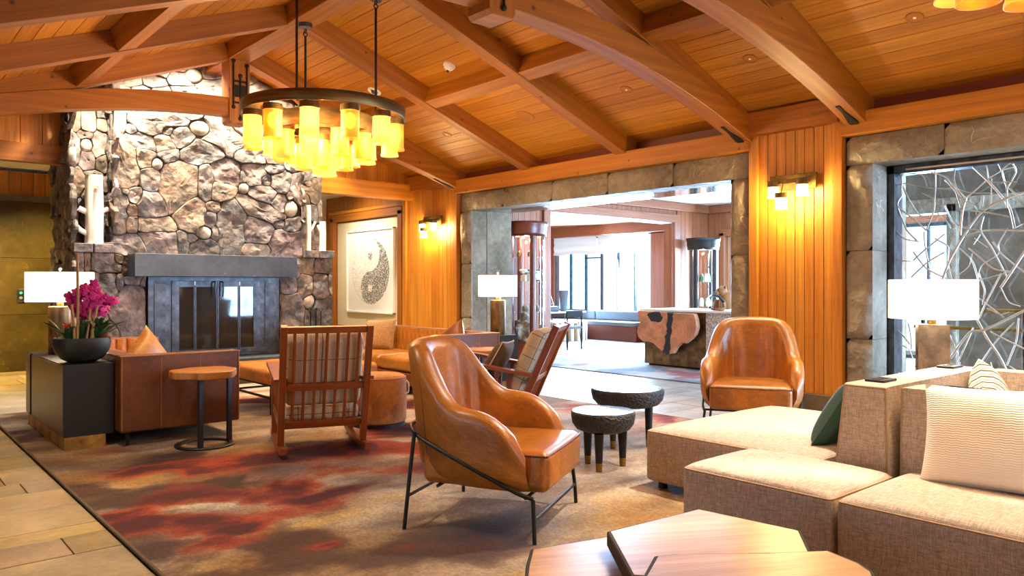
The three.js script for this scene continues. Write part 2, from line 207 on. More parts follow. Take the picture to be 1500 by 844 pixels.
const BRANCHES=[[3,[-2.62,2.44],[-2.54,2.35],[-2.43,2.23],[-2.35,2.11],[-2.27,1.97],[-2.22,1.79]],[3,[-2.62,2.09],[-2.64,1.97],[-2.65,1.75]],[2,[-2.79,2.45],[-2.72,2.37],[-2.71,2.27],[-2.68,2.18],[-2.62,2.09]],[2,[-2.7,2.45],[-2.72,2.37]],[2,[-3.25,2.44],[-3.17,2.33],[-3.17,2.17]],[1,[-3.06,2.44],[-3.14,2.37],[-3.0,2.34],[-2.95,2.22]],[1,[-3.27,2.25],[-3.13,2.27],[-2.93,2.21],[-2.79,2.19],[-2.71,2.19],[-2.57,2.13],[-2.38,2.11]],[2,[-2.9,2.45],[-2.88,2.34],[-2.88,2.19],[-2.87,2.1],[-2.88,1.99],[-2.96,1.82]],[2,[-2.9,2.35],[-2.79,2.3],[-2.71,2.19],[-2.63,2.09]],[2,[-2.62,2.09],[-2.51,2.17],[-2.42,2.24],[-2.32,2.31],[-2.22,2.33]],[2,[-2.38,2.44],[-2.32,2.31],[-2.31,2.21],[-2.29,2.15],[-2.28,1.97]],[2,[-2.23,2.35],[-2.22,2.28],[-2.29,2.15]],[1,[-2.4,2.21],[-2.2,2.19]],[2,[-2.27,2.15],[-2.16,2.03]],[3,[-2.09,2.12],[-2.16,2.1],[-2.27,2.06],[-2.4,2.0],[-2.51,1.93],[-2.64,1.74],[-2.74,1.52],[-2.81,1.33]],[2,[-2.58,1.97],[-2.43,1.94],[-2.26,1.89]],[2,[-2.47,1.91],[-2.48,1.78],[-2.4,1.62],[-2.29,1.36]],[2,[-2.64,1.74],[-2.48,1.78],[-2.32,1.78],[-2.09,1.76]],[2,[-2.79,2.03],[-2.74,1.9],[-2.64,1.82],[-2.48,1.78]],[1,[-2.87,1.99],[-2.77,1.87],[-2.74,1.82]],[2,[-3.17,2.25],[-3.1,2.12],[-3.02,1.97],[-2.93,1.92]],[2,[-3.24,2.33],[-3.25,2.2],[-3.21,2.06],[-3.19,1.96],[-3.13,1.82],[-3.03,1.72]],[2,[-3.17,2.17],[-3.2,2.06],[-3.06,1.92],[-2.96,1.81]],[2,[-3.27,1.97],[-3.25,1.86],[-3.14,1.74],[-3.03,1.71]],[1,[-3.27,1.64],[-3.21,1.54],[-3.08,1.52]],[1,[-3.21,1.54],[-3.27,1.5]],[2,[-3.06,1.53],[-2.94,1.64],[-2.8,1.77]],[2,[-3.08,1.37],[-2.93,1.51],[-2.8,1.6]],[2,[-2.96,1.8],[-2.96,1.64],[-2.91,1.33]],[2,[-3.06,1.61],[-2.94,1.45],[-2.77,1.35]],[2,[-2.87,1.73],[-2.77,1.65],[-2.77,1.52],[-2.72,1.33]],[2,[-2.72,1.68],[-2.57,1.52],[-2.5,1.33]],[2,[-2.6,1.63],[-2.5,1.55],[-2.38,1.44],[-2.24,1.41]],[1,[-2.57,1.33],[-2.43,1.36],[-2.26,1.41]],[3,[-2.06,1.73],[-2.16,1.58],[-2.24,1.42],[-2.32,1.28]],[2,[-2.39,1.68],[-2.32,1.57],[-2.23,1.47],[-2.09,1.35]],[1,[-2.27,1.79],[-2.35,1.66],[-2.36,1.57],[-2.48,1.47],[-2.51,1.35]],[1,[-2.46,2.41],[-2.43,2.33],[-2.43,2.23]],[1,[-2.69,1.38],[-2.59,1.47],[-2.55,1.58]],[2,[-2.79,2.27],[-2.71,2.16],[-2.65,2.0]],[1,[-2.69,2.1],[-2.54,2.01],[-2.52,1.93]],[1,[-2.4,2.24],[-2.4,2.01]],[1,[-2.47,2.09],[-2.47,1.99]],[1,[-2.55,1.72],[-2.43,1.63]],[1,[-3.26,1.34],[-3.08,1.34]],[1,[-2.71,2.19],[-2.66,2.08]],[1,[-2.22,1.79],[-2.16,1.83],[-2.06,1.87]],[2,[-2.32,2.31],[-2.24,2.37],[-2.09,2.43]],[1,[-2.87,2.1],[-3.0,2.17]],[1,[-2.5,1.75],[-2.54,1.66]],[2,[-2.54,1.2],[-2.3,1.01]],[2,[-2.51,1.4],[-2.45,1.25],[-2.47,1.12]],[2,[-2.32,1.4],[-2.44,1.15],[-2.51,1.0]],[1,[-2.33,1.29],[-2.27,1.15],[-2.19,1.11]],[3,[-2.09,1.11],[-2.22,1.04],[-2.36,0.95],[-2.47,0.89],[-2.59,0.86],[-2.75,0.62]],[3,[-2.53,0.99],[-2.43,0.82],[-2.33,0.65],[-2.22,0.35],[-2.19,0.23]],[2,[-2.56,0.91],[-2.62,0.72],[-2.67,0.59]],[2,[-2.77,0.88],[-2.69,0.66]],[2,[-2.41,0.88],[-2.27,0.81],[-2.09,0.71]],[2,[-2.19,1.01],[-2.22,0.81],[-2.29,0.59]],[2,[-2.22,0.97],[-2.37,0.8],[-2.5,0.59]],[2,[-3.29,0.92],[-3.15,0.8],[-3.09,0.73]],[1,[-3.28,0.82],[-3.25,0.75],[-3.1,0.68],[-3.05,0.49]],[1,[-3.29,0.55],[-3.21,0.45]],[1,[-2.44,1.09],[-2.33,1.04],[-2.27,1.06]],[2,[-2.26,0.59],[-2.16,0.52],[-2.09,0.48]],[2,[-2.09,0.54],[-2.23,0.34]],[2,[-3.11,0.93],[-3.08,0.82],[-3.09,0.68]],[1,[-2.41,0.61],[-2.36,0.46],[-2.33,0.37]],[1,[-2.59,0.87],[-2.69,0.75],[-2.75,0.85]],[2,[-3.05,0.49],[-2.95,0.23],[-2.92,-0.0]],[2,[-3.21,0.45],[-3.08,0.22],[-3.02,-0.02]],[2,[-2.67,0.59],[-2.73,0.34],[-2.8,0.01]],[2,[-2.5,0.59],[-2.56,0.28],[-2.51,0.05]],[1,[-2.36,0.46],[-2.47,0.19]]];
const RUG_RED=[[2.06,-5.33,0.5,1],[1.71,-5.63,0.35,0.9],[1.30,-4.62,0.3,1],[1.35,-3.90,0.25,0.9],[1.09,-4.48,0.25,0.8],[2.17,-4.71,0.3,1],[3.30,-5.14,0.35,0.9],[2.15,-4.25,0.3,1],[1.34,-4.42,0.3,1],[1.53,-4.10,0.2,0.9],[3.44,-8.24,0.5,1],[3.64,-5.56,0.3,0.9],[2.14,-3.15,0.12,0.8],[1.85,-3.50,0.12,0.8],[1.69,-4.65,0.4,1],[3.66,-6.04,0.4,0.7],[4.71,-6.54,0.5,0.6],[5.90,-5.63,0.4,0.8],[6.11,-4.89,0.35,0.9],[2.59,-4.62,0.25,0.7]];
const RUG_GOLD=[[1.55,-5.52,0.5,0.9],[1.27,-5.76,0.4,0.8],[2.18,-5.85,0.3,0.7],[1.53,-5.04,0.3,0.8],[1.59,-3.27,0.6,0.8],[2.20,-2.80,0.4,0.4],[2.45,-5.87,0.4,0.7],[3.30,-2.65,0.5,0.7],[1.30,-6.54,0.4,0.8]];
const RUG_GREY=[[2.63,-3.22,0.5,0.6],[2.28,-3.17,0.4,0.6],[4.79,-4.57,0.6,0.6],[5.46,-4.85,0.6,0.6],[1.14,-5.02,0.3,0.5],[1.76,-5.34,0.2,0.4],[2.51,-4.95,0.3,0.4],[3.43,-3.90,0.5,0.5]];
const RUG_DARK=[[1.30,-7.90,0.4,0.9],[1.29,-6.26,0.35,0.8],[2.06,-5.54,0.35,0.9],[1.77,-6.14,0.6,0.8],[1.33,-7.18,0.4,0.8],[2.17,-4.98,0.3,0.7],[1.76,-5.10,0.2,0.6],[1.18,-7.13,0.3,0.7],[1.65,-4.23,0.15,0.5]];
// ---------------------------------------------------------------- structure: floor
const RX = 3.76, RISE = 0.373, PANEL = 4.40, RAFTER = 4.17;      // ridge line x, roof slope, height of panels and of rafter undersides at the ridge
const panelY = x => PANEL - RISE * Math.abs(x - RX);
const floor = structGroup('floor', 'buff stone tile floor round the patterned rug', 'floor');
obj('slab', ext(-3.3, 16, -0.2, -0.012, -16, 3.2), M.grout, floor);
{
  const lay = (x0, x1, z0, z1, mats, rowH, lenA, lenB) => {
    for (let z = z0; z < z1 - 0.05;) {
      let h = Math.min(rowH[Math.floor(rnd() * rowH.length)], z1 - z); if (z1 - z - h < 0.14) h = z1 - z;
      let x = x0 - (rnd() < 0.5 ? 0 : rr(0.1, 0.4));
      while (x < x1 - 0.02) {
        let w = rr(lenA, lenB); if (x1 - x - w < 0.16) w = x1 - x;
        const a = Math.max(x, x0), b = Math.min(x + w, x1); x += w; if (b - a < 0.05) continue;
        obj('tile', ext(a + 0.004, b - 0.004, -0.014, rr(-0.0025, 0), z + 0.004, z + h - 0.004, rnd() < 0.8 ? 'x' : 'z', 0.002), mats[Math.floor(rnd() * mats.length)], floor);
      }
      z += h;
    }
  };
  lay(-0.2, 1.05, -9.3, -2.6, M.tile, [0.31, 0.31, 0.45, 0.2, 0.5], 0.45, 0.9);
  lay(6.1, 8.1, -10.9, -2.4, M.tileCool, [0.4, 0.6, 0.3], 0.5, 1.0);
  lay(8.1, 14.3, -10.0, -2.4, M.tileCool, [0.8, 0.6], 0.9, 1.5);
  lay(-0.2, 7.4, -13.6, -11.2, M.tile, [0.6], 0.8, 1.2);
  obj('outer_paving', [ext(-3.2, -0.2, -0.012, -0.002, -13.6, 3), ext(-0.2, 14.3, -0.012, -0.002, -2.4, 3), ext(7.4, 14.3, -0.012, -0.002, -15.5, -10), ext(1.05, 6.1, -0.012, -0.002, -11.2, -9.1), ext(-0.2, 1.05, -0.012, -0.002, -11.2, -9.3)], M.tileCool[0], floor).userData.kind = 'stuff';
}
// rug with dyed clouds of rust, ochre and grey
{
  const X0 = 1.06, X1 = 6.1, Z0 = -9.1, Z1 = -0.8, W = X1 - X0, D = Z1 - Z0;
  const blob = (x, z, list) => { let m = 0; for (const [a, b, r, s] of list) { const dx = (x - a) / (r * 1.25), dz = (z - b) / (r * 0.8); m = Math.max(m, s * Math.exp(-(dx * dx + dz * dz))); } return m; };
  const red = RUG_RED, gold = RUG_GOLD, grey = RUG_GREY, dark = RUG_DARK;
  const mixc = (a, b, t) => a.map((q, i) => lerp(q, b[i], clamp(t)));
  const t = tex(1536, 2048, (u, v) => {
    const wx = (fbm(u, v, 7, 9, 5, 400) - 0.5), wz = (fbm(u, v, 7, 9, 5, 410) - 0.5);
    const x = X0 + u * W + wx * 0.95, z = Z0 + v * D + wz * 0.8, fine = fbm(u, v, 10, 60, 4, 420), n = fbm(u, v, 14, 30, 5, 430), pile = fbm(u, v, 500, 640, 1, 440);
    const U = u + wx * 0.05, W2 = v + wz * 0.035, st = fbm(U, W2, 7, 26, 5, 445), st2 = fbm(U, W2, 8, 22, 5, 455), m1 = fbm(U, W2, 10, 20, 5, 470), m2 = fbm(U, W2, 8, 18, 5, 475), k = 0.3 + 1.6 * (n - 0.2);
    let c = mixc([0.74, 0.68, 0.62], [0.52, 0.45, 0.39], sstep(0.34, 0.64, st));
    c = mixc(c, [0.84, 0.77, 0.66], sstep(0.44, 0.72, st2) * 0.9);
    c = mixc(c, [0.66, 0.46, 0.17], clamp(blob(x, z, gold) * k * 1.25)); c = mixc(c, [0.76, 0.60, 0.32], 0.8 * sstep(0.52, 0.68, 1 - st) * sstep(3.0, 1.9, x));
    c = mixc(c, [0.46, 0.47, 0.51], blob(x, z, grey) * k * 0.8);
    c = mixc(c, [0.26, 0.15, 0.08], clamp(blob(x, z, dark) * k + 0.85 * sstep(0.48, 0.68, m2) * sstep(3.2, 2.0, x)));
    const far = sstep(-2.8, -4.4, z), r = (blob(x, z, red) * 0.62 + 0.24 * far) * (2.9 * (m1 - 0.24));
    c = mixc(c, [0.62, 0.21, 0.05], sstep(0.16, 0.62, r)); c = mixc(c, [0.30, 0.055, 0.02], sstep(0.42, 0.85, r + 1.1 * (st - 0.5)));
    const g = 0.86 + 0.2 * (fine - 0.5) + 0.22 * (pile - 0.5); return c.map(q => q * g);
  });
  const g = bx(W, 0.016, D, (X0 + X1) / 2, 0.008, (Z0 + Z1) / 2, 'x', 0.006);
  const p = g.attributes.position, uv = g.attributes.uv; for (let i = 0; i < p.count; i++) uv.setXY(i, (p.getX(i) - X0) / W, (p.getZ(i) - Z0) / D);
  const pileB = tex(256, 256, (u, v) => gray(fbm(u, v, 120, 120, 2, 480)), false, [16, 22]);
  const rug = obj('area_rug', g, new THREE.MeshStandardMaterial({ map: t, bumpMap: pileB, bumpScale: 0.003, roughness: 0.97 }));
  tag(rug, 'large rug with clouded rust, ochre and grey dye under the lounge furniture', 'rug');
  for (const x of [X0, X1]) obj('binding', ext(x - 0.008, x + 0.008, 0, 0.0175, Z0, Z1, 'z', 0.004), M.brownfab, rug);
  const g2 = bx(3.0, 0.012, 4.0, 9.95, 0.006, -7.9, 'x'); { const p2 = g2.attributes.position, u2 = g2.attributes.uv; for (let i = 0; i < p2.count; i++) u2.setXY(i, (p2.getX(i) - 8.3) / 5, (p2.getZ(i) + 10.3) / 8); }
  const t2 = tex(512, 512, (u, v) => { const n = fbm(u, v, 5, 12, 5, 490), m = fbm(u, v, 5, 10, 5, 500); let c = mixc([0.68, 0.65, 0.62], [0.42, 0.44, 0.5], sstep(0.45, 0.6, n)); c = mixc(c, [0.6, 0.36, 0.36], sstep(0.6, 0.7, m)); return c; });
  tag(obj('lobby_rug', g2, new THREE.MeshStandardMaterial({ map: t2, roughness: 0.95 })), 'pale blue-grey streaked rug in front of the reception desk', 'rug');
}
// ---------------------------------------------------------------- structure: walls
const boardRun = (parent, axis, fixed, a0, a1, y0, y1, w, out, mats) => {   // vertical boards along an axis; out = direction the face looks
  const n = Math.round((a1 - a0) / w), s = (a1 - a0) / n;
  for (let i = 0; i < n; i++) {
    const p = a0 + i * s + 0.003, q = a0 + (i + 1) * s - 0.003, m = mats[Math.floor(rnd() * mats.length)], t = 0.022 * out;
    const [f0, f1] = t < 0 ? [fixed + t, fixed] : [fixed, fixed + t];
    obj('board', axis === 'z' ? ext(f0, f1, y0, y1, p, q, 'y', 0.003) : ext(p, q, y0, y1, f0, f1, 'y', 0.003), m, parent);
  }
};
const right = structGroup('wall_right', 'panelled wall with stone-framed openings to the lobby', 'wall');
const OP1 = [-9.40, -4.80], OP2 = [-3.27, 0.6], OPH = 2.44;
obj('core', [ext(7.30, 8.1, 0, 3.4, -11.3, -9.72, 'y'), ext(7.30, 8.1, 0, 3.4, -4.5, -3.55, 'y'), ext(7.42, 8.1, 2.72, 3.4, -11.3, 3), ext(7.30, 8.1, 0, 3.4, 1.0, 3.1, 'y')], M.trim, right);
for (const [z0, z1] of [[-11.25, -9.70], [-4.54, -3.53]]) {
  boardRun(right, 'z', 7.28, z0 + 0.1, z1 - 0.1, 0.22, 2.86, 0.105, -1, M.board);
  obj('pilaster_edge', ext(7.22, 7.30, 0.22, 2.86, z0, z0 + 0.1, 'y', 0.006), M.board[0], right); obj('pilaster_edge', ext(7.22, 7.30, 0.22, 2.86, z1 - 0.1, z1, 'y', 0.006), M.board[1], right);
  obj('header', ext(7.16, 7.34, 2.86, 3.10, z0 + 0.02, z1 - 0.02, 'z', 0.006), M.trim, right);
  obj('baseboard', ext(7.20, 7.30, 0, 0.22, z0, z1, 'z', 0.004), M.base, right);
}
for (const [z0, z1] of [[-9.70, -4.54], [-3.53, 1.0]]) {
  obj('lintel_beam', ext(7.17, 7.40, 2.715, 2.925, z0, z1, 'z', 0.008), M.beamB, right);
  obj('vent_strip', ext(7.38, 7.42, 2.925, 3.12, z0, z1, 'z'), M.darkwood, right);
}
// chiselled stone surrounds, block by block, with relief on the face
function chiselBlock(x, y0, y1, z0, z1) {
  const nz = Math.max(6, Math.round((z1 - z0) / 0.05)), ny = Math.max(5, Math.round((y1 - y0) / 0.05)), o = rr(0, 50);
  const g = grid(nz, ny, (a, b) => {
    const e = Math.min(a * (z1 - z0), (1 - a) * (z1 - z0), b * (y1 - y0), (1 - b) * (y1 - y0)), z = lerp(z0, z1, a), y = lerp(y0, y1, b);
    const n = fbm((z * 0.31 + o) % 1 + 1, (y * 0.31 + o) % 1 + 1, 6, 6, 4, 510);
    const r = e < 0.001 ? 0 : sstep(0, 0.05, e) * (0.012 + 0.055 * clamp(n - 0.3) + 0.02 * sstep(0.5, 0.54, n));
    return [x - r, y, z, z, y];
  });
  return mergeGeometries([g.toNonIndexed(), ext(x, x + 0.3, y0, y1, z0, z1, 'z')]);
}
const surround = (za, zb, ja, jb, name) => {
  const s = structGroup(name, name === 'trim_1' ? 'chiselled grey stone surround of the wide reception opening' : 'chiselled grey stone surround of the branch screen opening', 'surround'), W = 0.25, X = 7.29, cut = (a, b, n) => Array.from({ length: n }, (_, i) => [lerp(a, b, i / n) + 0.002, lerp(a, b, (i + 1) / n) - 0.002]);
  for (const [a, b] of cut(za, zb, Math.round((zb - za) / 0.95))) obj('stone_block', chiselBlock(X, OPH, 2.71, a, b), M.surround, s);
  for (const [p, q, on] of [[za, za + W, ja], [zb - W, zb, jb]]) if (on) for (const [a, b] of [[0.002, 0.78], [0.784, 1.62], [1.624, OPH - 0.002]]) obj('stone_block', chiselBlock(X, a, b, p, q), M.surround, s);
  return s;
};
const sur1 = surround(-9.66, -4.55, true, true, 'trim_1'), sur2 = surround(-3.52, 0.85, true, true, 'trim_2');
// polished reveals of the first opening
for (const [z0, z1] of [[-9.66, -9.405], [-4.795, -4.55]]) obj('reveal_panel', ext(7.6, 8.1, 0, OPH, z0, z1, 'y'), M.reveal, sur1), obj('reveal_panel', ext(7.32, 7.59, 0, OPH, z0 + 0.004, z1 - 0.004, 'y'), M.reveal, sur1);
for (let k = 0; k < 5; k++) obj('soffit_panel', ext(7.34, 8.1, OPH + 0.002, 2.7, -9.4 + k * 0.92 + 0.003, -9.4 + (k + 1) * 0.92 - 0.003, 'z'), M.reveal, sur1);
obj('reveal_panel', ext(7.6, 8.1, 0, OPH, -3.52, -3.30, 'y'), M.reveal, sur2); obj('soffit_panel', ext(7.34, 8.1, OPH + 0.002, 2.7, -3.5, 0.8, 'z'), M.reveal, sur2);
// gable wall either side of the chimney
const gable = structGroup('wall_back', 'wood panelled gable above the openings beside the chimney', 'wall');
boardRun(gable, 'x', -11.1, 0.2, 2.08, 3.03, 4.0, 0.23, 1, M.board); boardRun(gable, 'x', -11.1, 5.45, 7.22, 2.98, 4.0, 0.2, 1, M.board);
obj('core', [ext(-3.2, 2.3, 2.84, 5.2, -11.3, -11.1), ext(5.2, 7.4, 2.9, 5.2, -11.3, -11.1), ext(-3.2, 0.2, 0, 3.2, -11.3, -11.1)], M.trim, gable);
obj('lintel_beam', ext(0.2, 2.1, 2.80, 3.03, -11.12, -10.98, 'x', 0.006), M.beam, gable); obj('lintel_beam', ext(5.40, 7.24, 2.72, 2.98, -11.12, -10.92, 'x', 0.006), M.beamB, gable);
// corridor behind: stone-clad wall with button plate, art wall
const corr = structGroup('wall_far', 'dark stone clad corridor wall behind the chimney', 'wall');
for (let i = 0; i < 4; i++) for (let j = 0; j < 3; j++) obj('stone_panel', ext(-0.2 + i * 0.9 + 0.003, 0.7 + i * 0.9 - 0.003, j * 0.85 + 0.003, (j + 1) * 0.85 - 0.003, -13.75, -13.6, 'x'), M.darkslate, corr);
obj('stone_band', ext(-0.2, 3.4, 2.55, 2.64, -13.75, -13.57, 'x', 0.004), M.surroundFlat, corr);
boardRun(corr, 'x', -13.65, -0.2, 3.4, 2.64, 3.0, 0.16, 1, M.board);
obj('core', [ext(-3.2, 8.1, 0, 3.4, -14.7, -14.5), ext(3.4, 3.6, 0, 3.4, -14.6, -13.6), ext(-3.2, -0.2, 0, 3.4, -13.75, -13.6)], M.cream, corr);
obj('corridor_ceiling', ext(-3.2, 7.6, 3.05, 3.2, -14.6, -11.2), M.white, corr);
const art = structGroup('wall_niche', 'cream wall panel with wooden casing behind the framed artwork', 'wall');
obj('plaster', ext(7.47, 8.1, 0, 3.3, -14.6, -11.3, 'y'), M.trim, art);
obj('cream_panel', ext(7.45, 7.48, 0.5, 2.52, -13.98, -11.66, 'z'), M.cream, art);
obj('casing', ext(7.36, 7.48, 0, 2.62, -11.64, -11.5, 'y', 0.01), M.trim, art); obj('casing', ext(7.36, 7.48, 0, 2.62, -14.14, -14.0, 'y', 0.01), M.trim, art); obj('casing', ext(7.36, 7.48, 2.54, 2.68, -14.14, -11.5, 'z', 0.01), M.trim, art);
obj('cornice', ext(7.34, 7.48, 2.68, 2.74, -14.14, -11.3, 'z', 0.01), M.board[1], art);
// left aisle and rear, out of the picture: they close the room and carry its windows
const left = structGroup('wall_left', 'plain aisle wall with windows', 'wall');
obj('core', [ext(-3.4, -3.2, 0, 0.5, -14, 3.2), ext(-3.4, -3.2, 2.5, 3.3, -14, 3.2), ext(-3.4, -3.2, 0, 3.3, -14, -4.1), ext(-3.4, -3.2, 0, 3.3, -1.9, 3.2)], M.trim, left);
const rear = structGroup('wall_front', 'plain end wall with windows', 'wall');
obj('core', [ext(-3.4, 8.1, 0, 0.5, 3.0, 3.2), ext(-3.4, 8.1, 2.5, 5.2, 3.0, 3.2), ext(-3.4, 2.2, 0, 3.3, 3.0, 3.2), ext(4.6, 8.4, 0, 5, 3.0, 3.2), ext(11.4, 16, 0, 5, 3.0, 3.2), ext(8.1, 11.5, 2.5, 5, 3.0, 3.2)], M.trim, rear);
function windowGrid(name, axis, at, a0, a1, y0, y1, n, mat) {
  const w = structGroup(name, null); if (axis === 'z') {
    for (let i = 0; i <= n; i++) { const z = lerp(a0, a1, i / n); obj('mullion', ext(at - 0.04, at + 0.04, y0, y1, z - 0.014, z + 0.014, 'y'), mat, w); }
    for (const y of [y0, y1]) obj('rail', ext(at - 0.045, at + 0.045, y - 0.03, y + 0.03, a0, a1, 'z'), mat, w);
    for (let i = 0; i < n; i++) obj('pane', ext(at - 0.003, at + 0.003, y0, y1, lerp(a0, a1, i / n) + 0.025, lerp(a0, a1, (i + 1) / n) - 0.025, 'z'), M.glass, w);
  } else {
    for (let i = 0; i <= n; i++) { const x = lerp(a0, a1, i / n); obj('mullion', ext(x - 0.025, x + 0.025, y0, y1, at - 0.04, at + 0.04, 'y'), mat, w); }
    for (let i = 0; i < n; i++) obj('pane', ext(lerp(a0, a1, i / n) + 0.025, lerp(a0, a1, (i + 1) / n) - 0.025, y0, y1, at - 0.003, at + 0.003, 'x'), M.glass, w);
  }
  return w;
}
windowGrid('door_3', 'x', 3.1, 8.4, 11.4, 0, 2.5, 3, M.steel); windowGrid('window_1', 'z', -3.3, -4.1, -1.9, 0.5, 2.5, 2, M.trim); windowGrid('window_2', 'x', 3.1, 2.2, 4.6, 0.5, 2.5, 2, M.trim);
// ---------------------------------------------------------------- structure: ceiling
const ceiling = structGroup('ceiling', 'vaulted ceiling of honey coloured wooden planks', 'ceiling');
const SL = Math.atan(RISE), CS = Math.cos(SL);
const RZ = [-11.05, -9.75, -8.02, -6.28, -4.6, -3.38, -1.7];
for (const s of [1, -1]) {
  const L = 3.62 / CS, n = 23, w = L / n;
  for (let b = 0; b < RZ.length - 1; b++) {
    const zl = RZ[b + 1] - RZ[b], geos = [0, 1, 2].map(() => bx(w - 0.006, 0.03, zl, 0, 0.015, 0, 'z', 0.004, 1));
    for (let i = 0; i < n; i++) {
      const m = obj('plank', geos[i % 3], M.plank[Math.floor(rnd() * 4)], ceiling), d = (i + 0.5) * w;
      m.position.set(RX + s * d * CS, PANEL - d * Math.sin(SL), (RZ[b] + RZ[b + 1]) / 2); m.rotation.z = -s * SL;
    }
  }
  const g = bx(L, 0.1, 14.4, 0, 0.09, -4.1, 'z'); g.rotateZ(-s * SL); g.translate(RX + s * L / 2 * CS, PANEL - L / 2 * Math.sin(SL), 0); obj('deck', g, M.plank[1], ceiling);
  const h = bx(L, 0.03, 4.7, 0, 0.015, 0.65, 'z'); h.rotateZ(-s * SL); h.translate(RX + s * L / 2 * CS, PANEL - L / 2 * Math.sin(SL), 0); obj('rear_planking', h, M.plank[0], ceiling);
}
obj('aisle_soffit', ext(-3.4, 0.2, 2.95, 3.1, -11.2, 3.2), M.plank[0], ceiling);
obj('aisle_upstand', ext(0.1, 0.2, 2.95, 3.25, -11.2, 3.2, 'z'), M.trim, ceiling);
// ridge, rafters, purlins
const frame = structGroup('ceiling_beam', 'ridge beam, rafters and purlins of reddish timber', 'beam');
obj('ridge_beam', ext(RX - 0.135, RX + 0.135, 4.13, 4.36, -11.0, 3, 'z', 0.01), M.beam, frame);
obj('eaves_beam', ext(0.2, 0.42, 2.72, 2.98, -11, 3, 'z', 0.008), M.beam, frame);
const slopeBar = (s, z, w, h) => { const L = 3.46 / CS, g = bx(L, h, w, 0, h / 2 / CS * CS, 0, 'x', 0.006, 1); g.rotateZ(-s * SL); const mx = RX + s * (0.1 + 3.46 / 2); g.translate(mx, RAFTER - RISE * (0.1 + 3.46 / 2), z); return g; };
for (const z of [-8.02, -6.28, -1.7, 0.3]) for (const s of [1, -1]) obj('rafter', slopeBar(s, z, 0.17, 0.235), M.beam, frame);
for (let b = 0; b < RZ.length - 1; b++) for (const s of [1, -1]) {
  const x = RX + s * 1.74, g = bx(0.17, 0.20, RZ[b + 1] - RZ[b] - 0.17, 0, 0.105, 0, 'z', 0.006, 1); g.rotateZ(-s * SL); g.translate(x, RAFTER - RISE * 1.74 + 0.006, (RZ[b] + RZ[b + 1]) / 2); obj('purlin', g, M.beam, frame);
}
// trusses: rafters, arched tie, king post, iron
function truss(z, label) {
  const t = thing('roof_truss', label, 'truss', [0, 0, 0], 0, 'arched roof trusses');
  for (const s of [1, -1]) {
    obj('truss_rafter', slopeBar(s, z, 0.17, 0.235), M.beam, t);
    const pts = [], tie = d => 3.43 - 0.053 * d * d; const N = 20;
    for (let i = 0; i <= N; i++) { const d = lerp(0.1, 3.5, i / N); pts.push([RX + s * d, tie(d)]); }
    for (let i = N; i >= 0; i--) { const d = lerp(0.1, 3.5, i / N); pts.push([RX + s * d, tie(d) + 0.225]); }
    if (s < 0) pts.reverse();
    const g = extrude(pts, 0.2, 0.006); g.translate(0, 0, z - 0.1); obj('arched_tie', uvBox(g, 'x'), M.beam, t);
    // iron strap at the foot
    const st = extrude([[-0.035, 0], [0.035, 0], [0.045, 0.06], [0.03, 0.16], [0.014, 0.26], [0.018, 0.34], [0.02, 0.37], [-0.02, 0.37], [-0.018, 0.34], [-0.014, 0.26], [-0.03, 0.16], [-0.045, 0.06]], 0.012, 0.002);
    st.rotateX(-Math.PI / 2); st.rotateY(s * Math.PI / 2); const d0 = 3.42, sl = Math.atan(0.106 * 3.2); const q = new THREE.Matrix4().makeRotationZ(-s * sl); st.applyMatrix4(q); st.translate(RX + s * d0, tie(d0) - 0.012, z); obj('iron_strap', st, M.iron, t);
  }
  const kp = extrude([[-0.13, 0.035], [-0.10, 0], [0.10, 0], [0.13, 0.035], [0.13, 0.85], [-0.13, 0.85]], 0.27, 0.006); kp.translate(RX, 3.33, z - 0.135); obj('king_post', uvBox(kp, 'y'), M.beam, t);
  const f = z + 0.139, iron = [];
  for (const [x, a, b] of [[-0.085, 0.2, 0.78], [0, 0.06, 0.6], [0.085, 0.18, 0.74]]) {
    iron.push(rod([RX + x, 3.33 + a, f + 0.012], [RX + x, 3.33 + b, f + 0.012], 0.010));
    for (const y of [a, b]) { const s = new THREE.SphereGeometry(0.026, 12, 8); s.scale(1, 1, 0.7); s.translate(RX + x, 3.33 + y, f + 0.012); iron.push(s); }
  }
  for (const y of [0.26, 0.53]) iron.push(ext(RX - 0.085, RX + 0.085, 3.33 + y - 0.012, 3.33 + y + 0.012, f, f + 0.014));
  iron.push(ext(RX - 0.085, RX + 0.085, 3.33 + 0.33, 3.33 + 0.48, f, f + 0.014));
  obj('iron_fitting', iron.map(q => { const g = q.index ? q.toNonIndexed() : q; return g; }), M.iron, t);
  return t;
}
truss(-9.75, 'timber roof truss with iron fittings in front of the stone chimney');
truss(-4.6, 'timber roof truss landing beside the wide lobby opening'); truss(-3.38, 'timber roof truss landing beside the branch screen opening');
// ---------------------------------------------------------------- fireplace
const FZ = -10.46, WZ = -10.75;
const fire = thing('stone_fireplace', 'tall fieldstone chimney and fireplace with pale round cobbles', 'fireplace');
obj('masonry_core', [ext(2.53, 4.99, 1.3, 4.42, WZ - 0.9, FZ - 0.05), ext(2.10, 5.44, 1.7, 4.3, -11.65, WZ - 0.05), ext(2.10, 2.90, 0, 1.72, -11.65, FZ - 0.05), ext(4.64, 5.44, 0, 1.72, -11.65, FZ - 0.05), ext(2.9, 4.64, 1.36, 1.72, -11.0, FZ - 0.05), ext(2.9, 4.64, 0, 0.28, -11.4, FZ - 0.06)], M.mortar, fire);
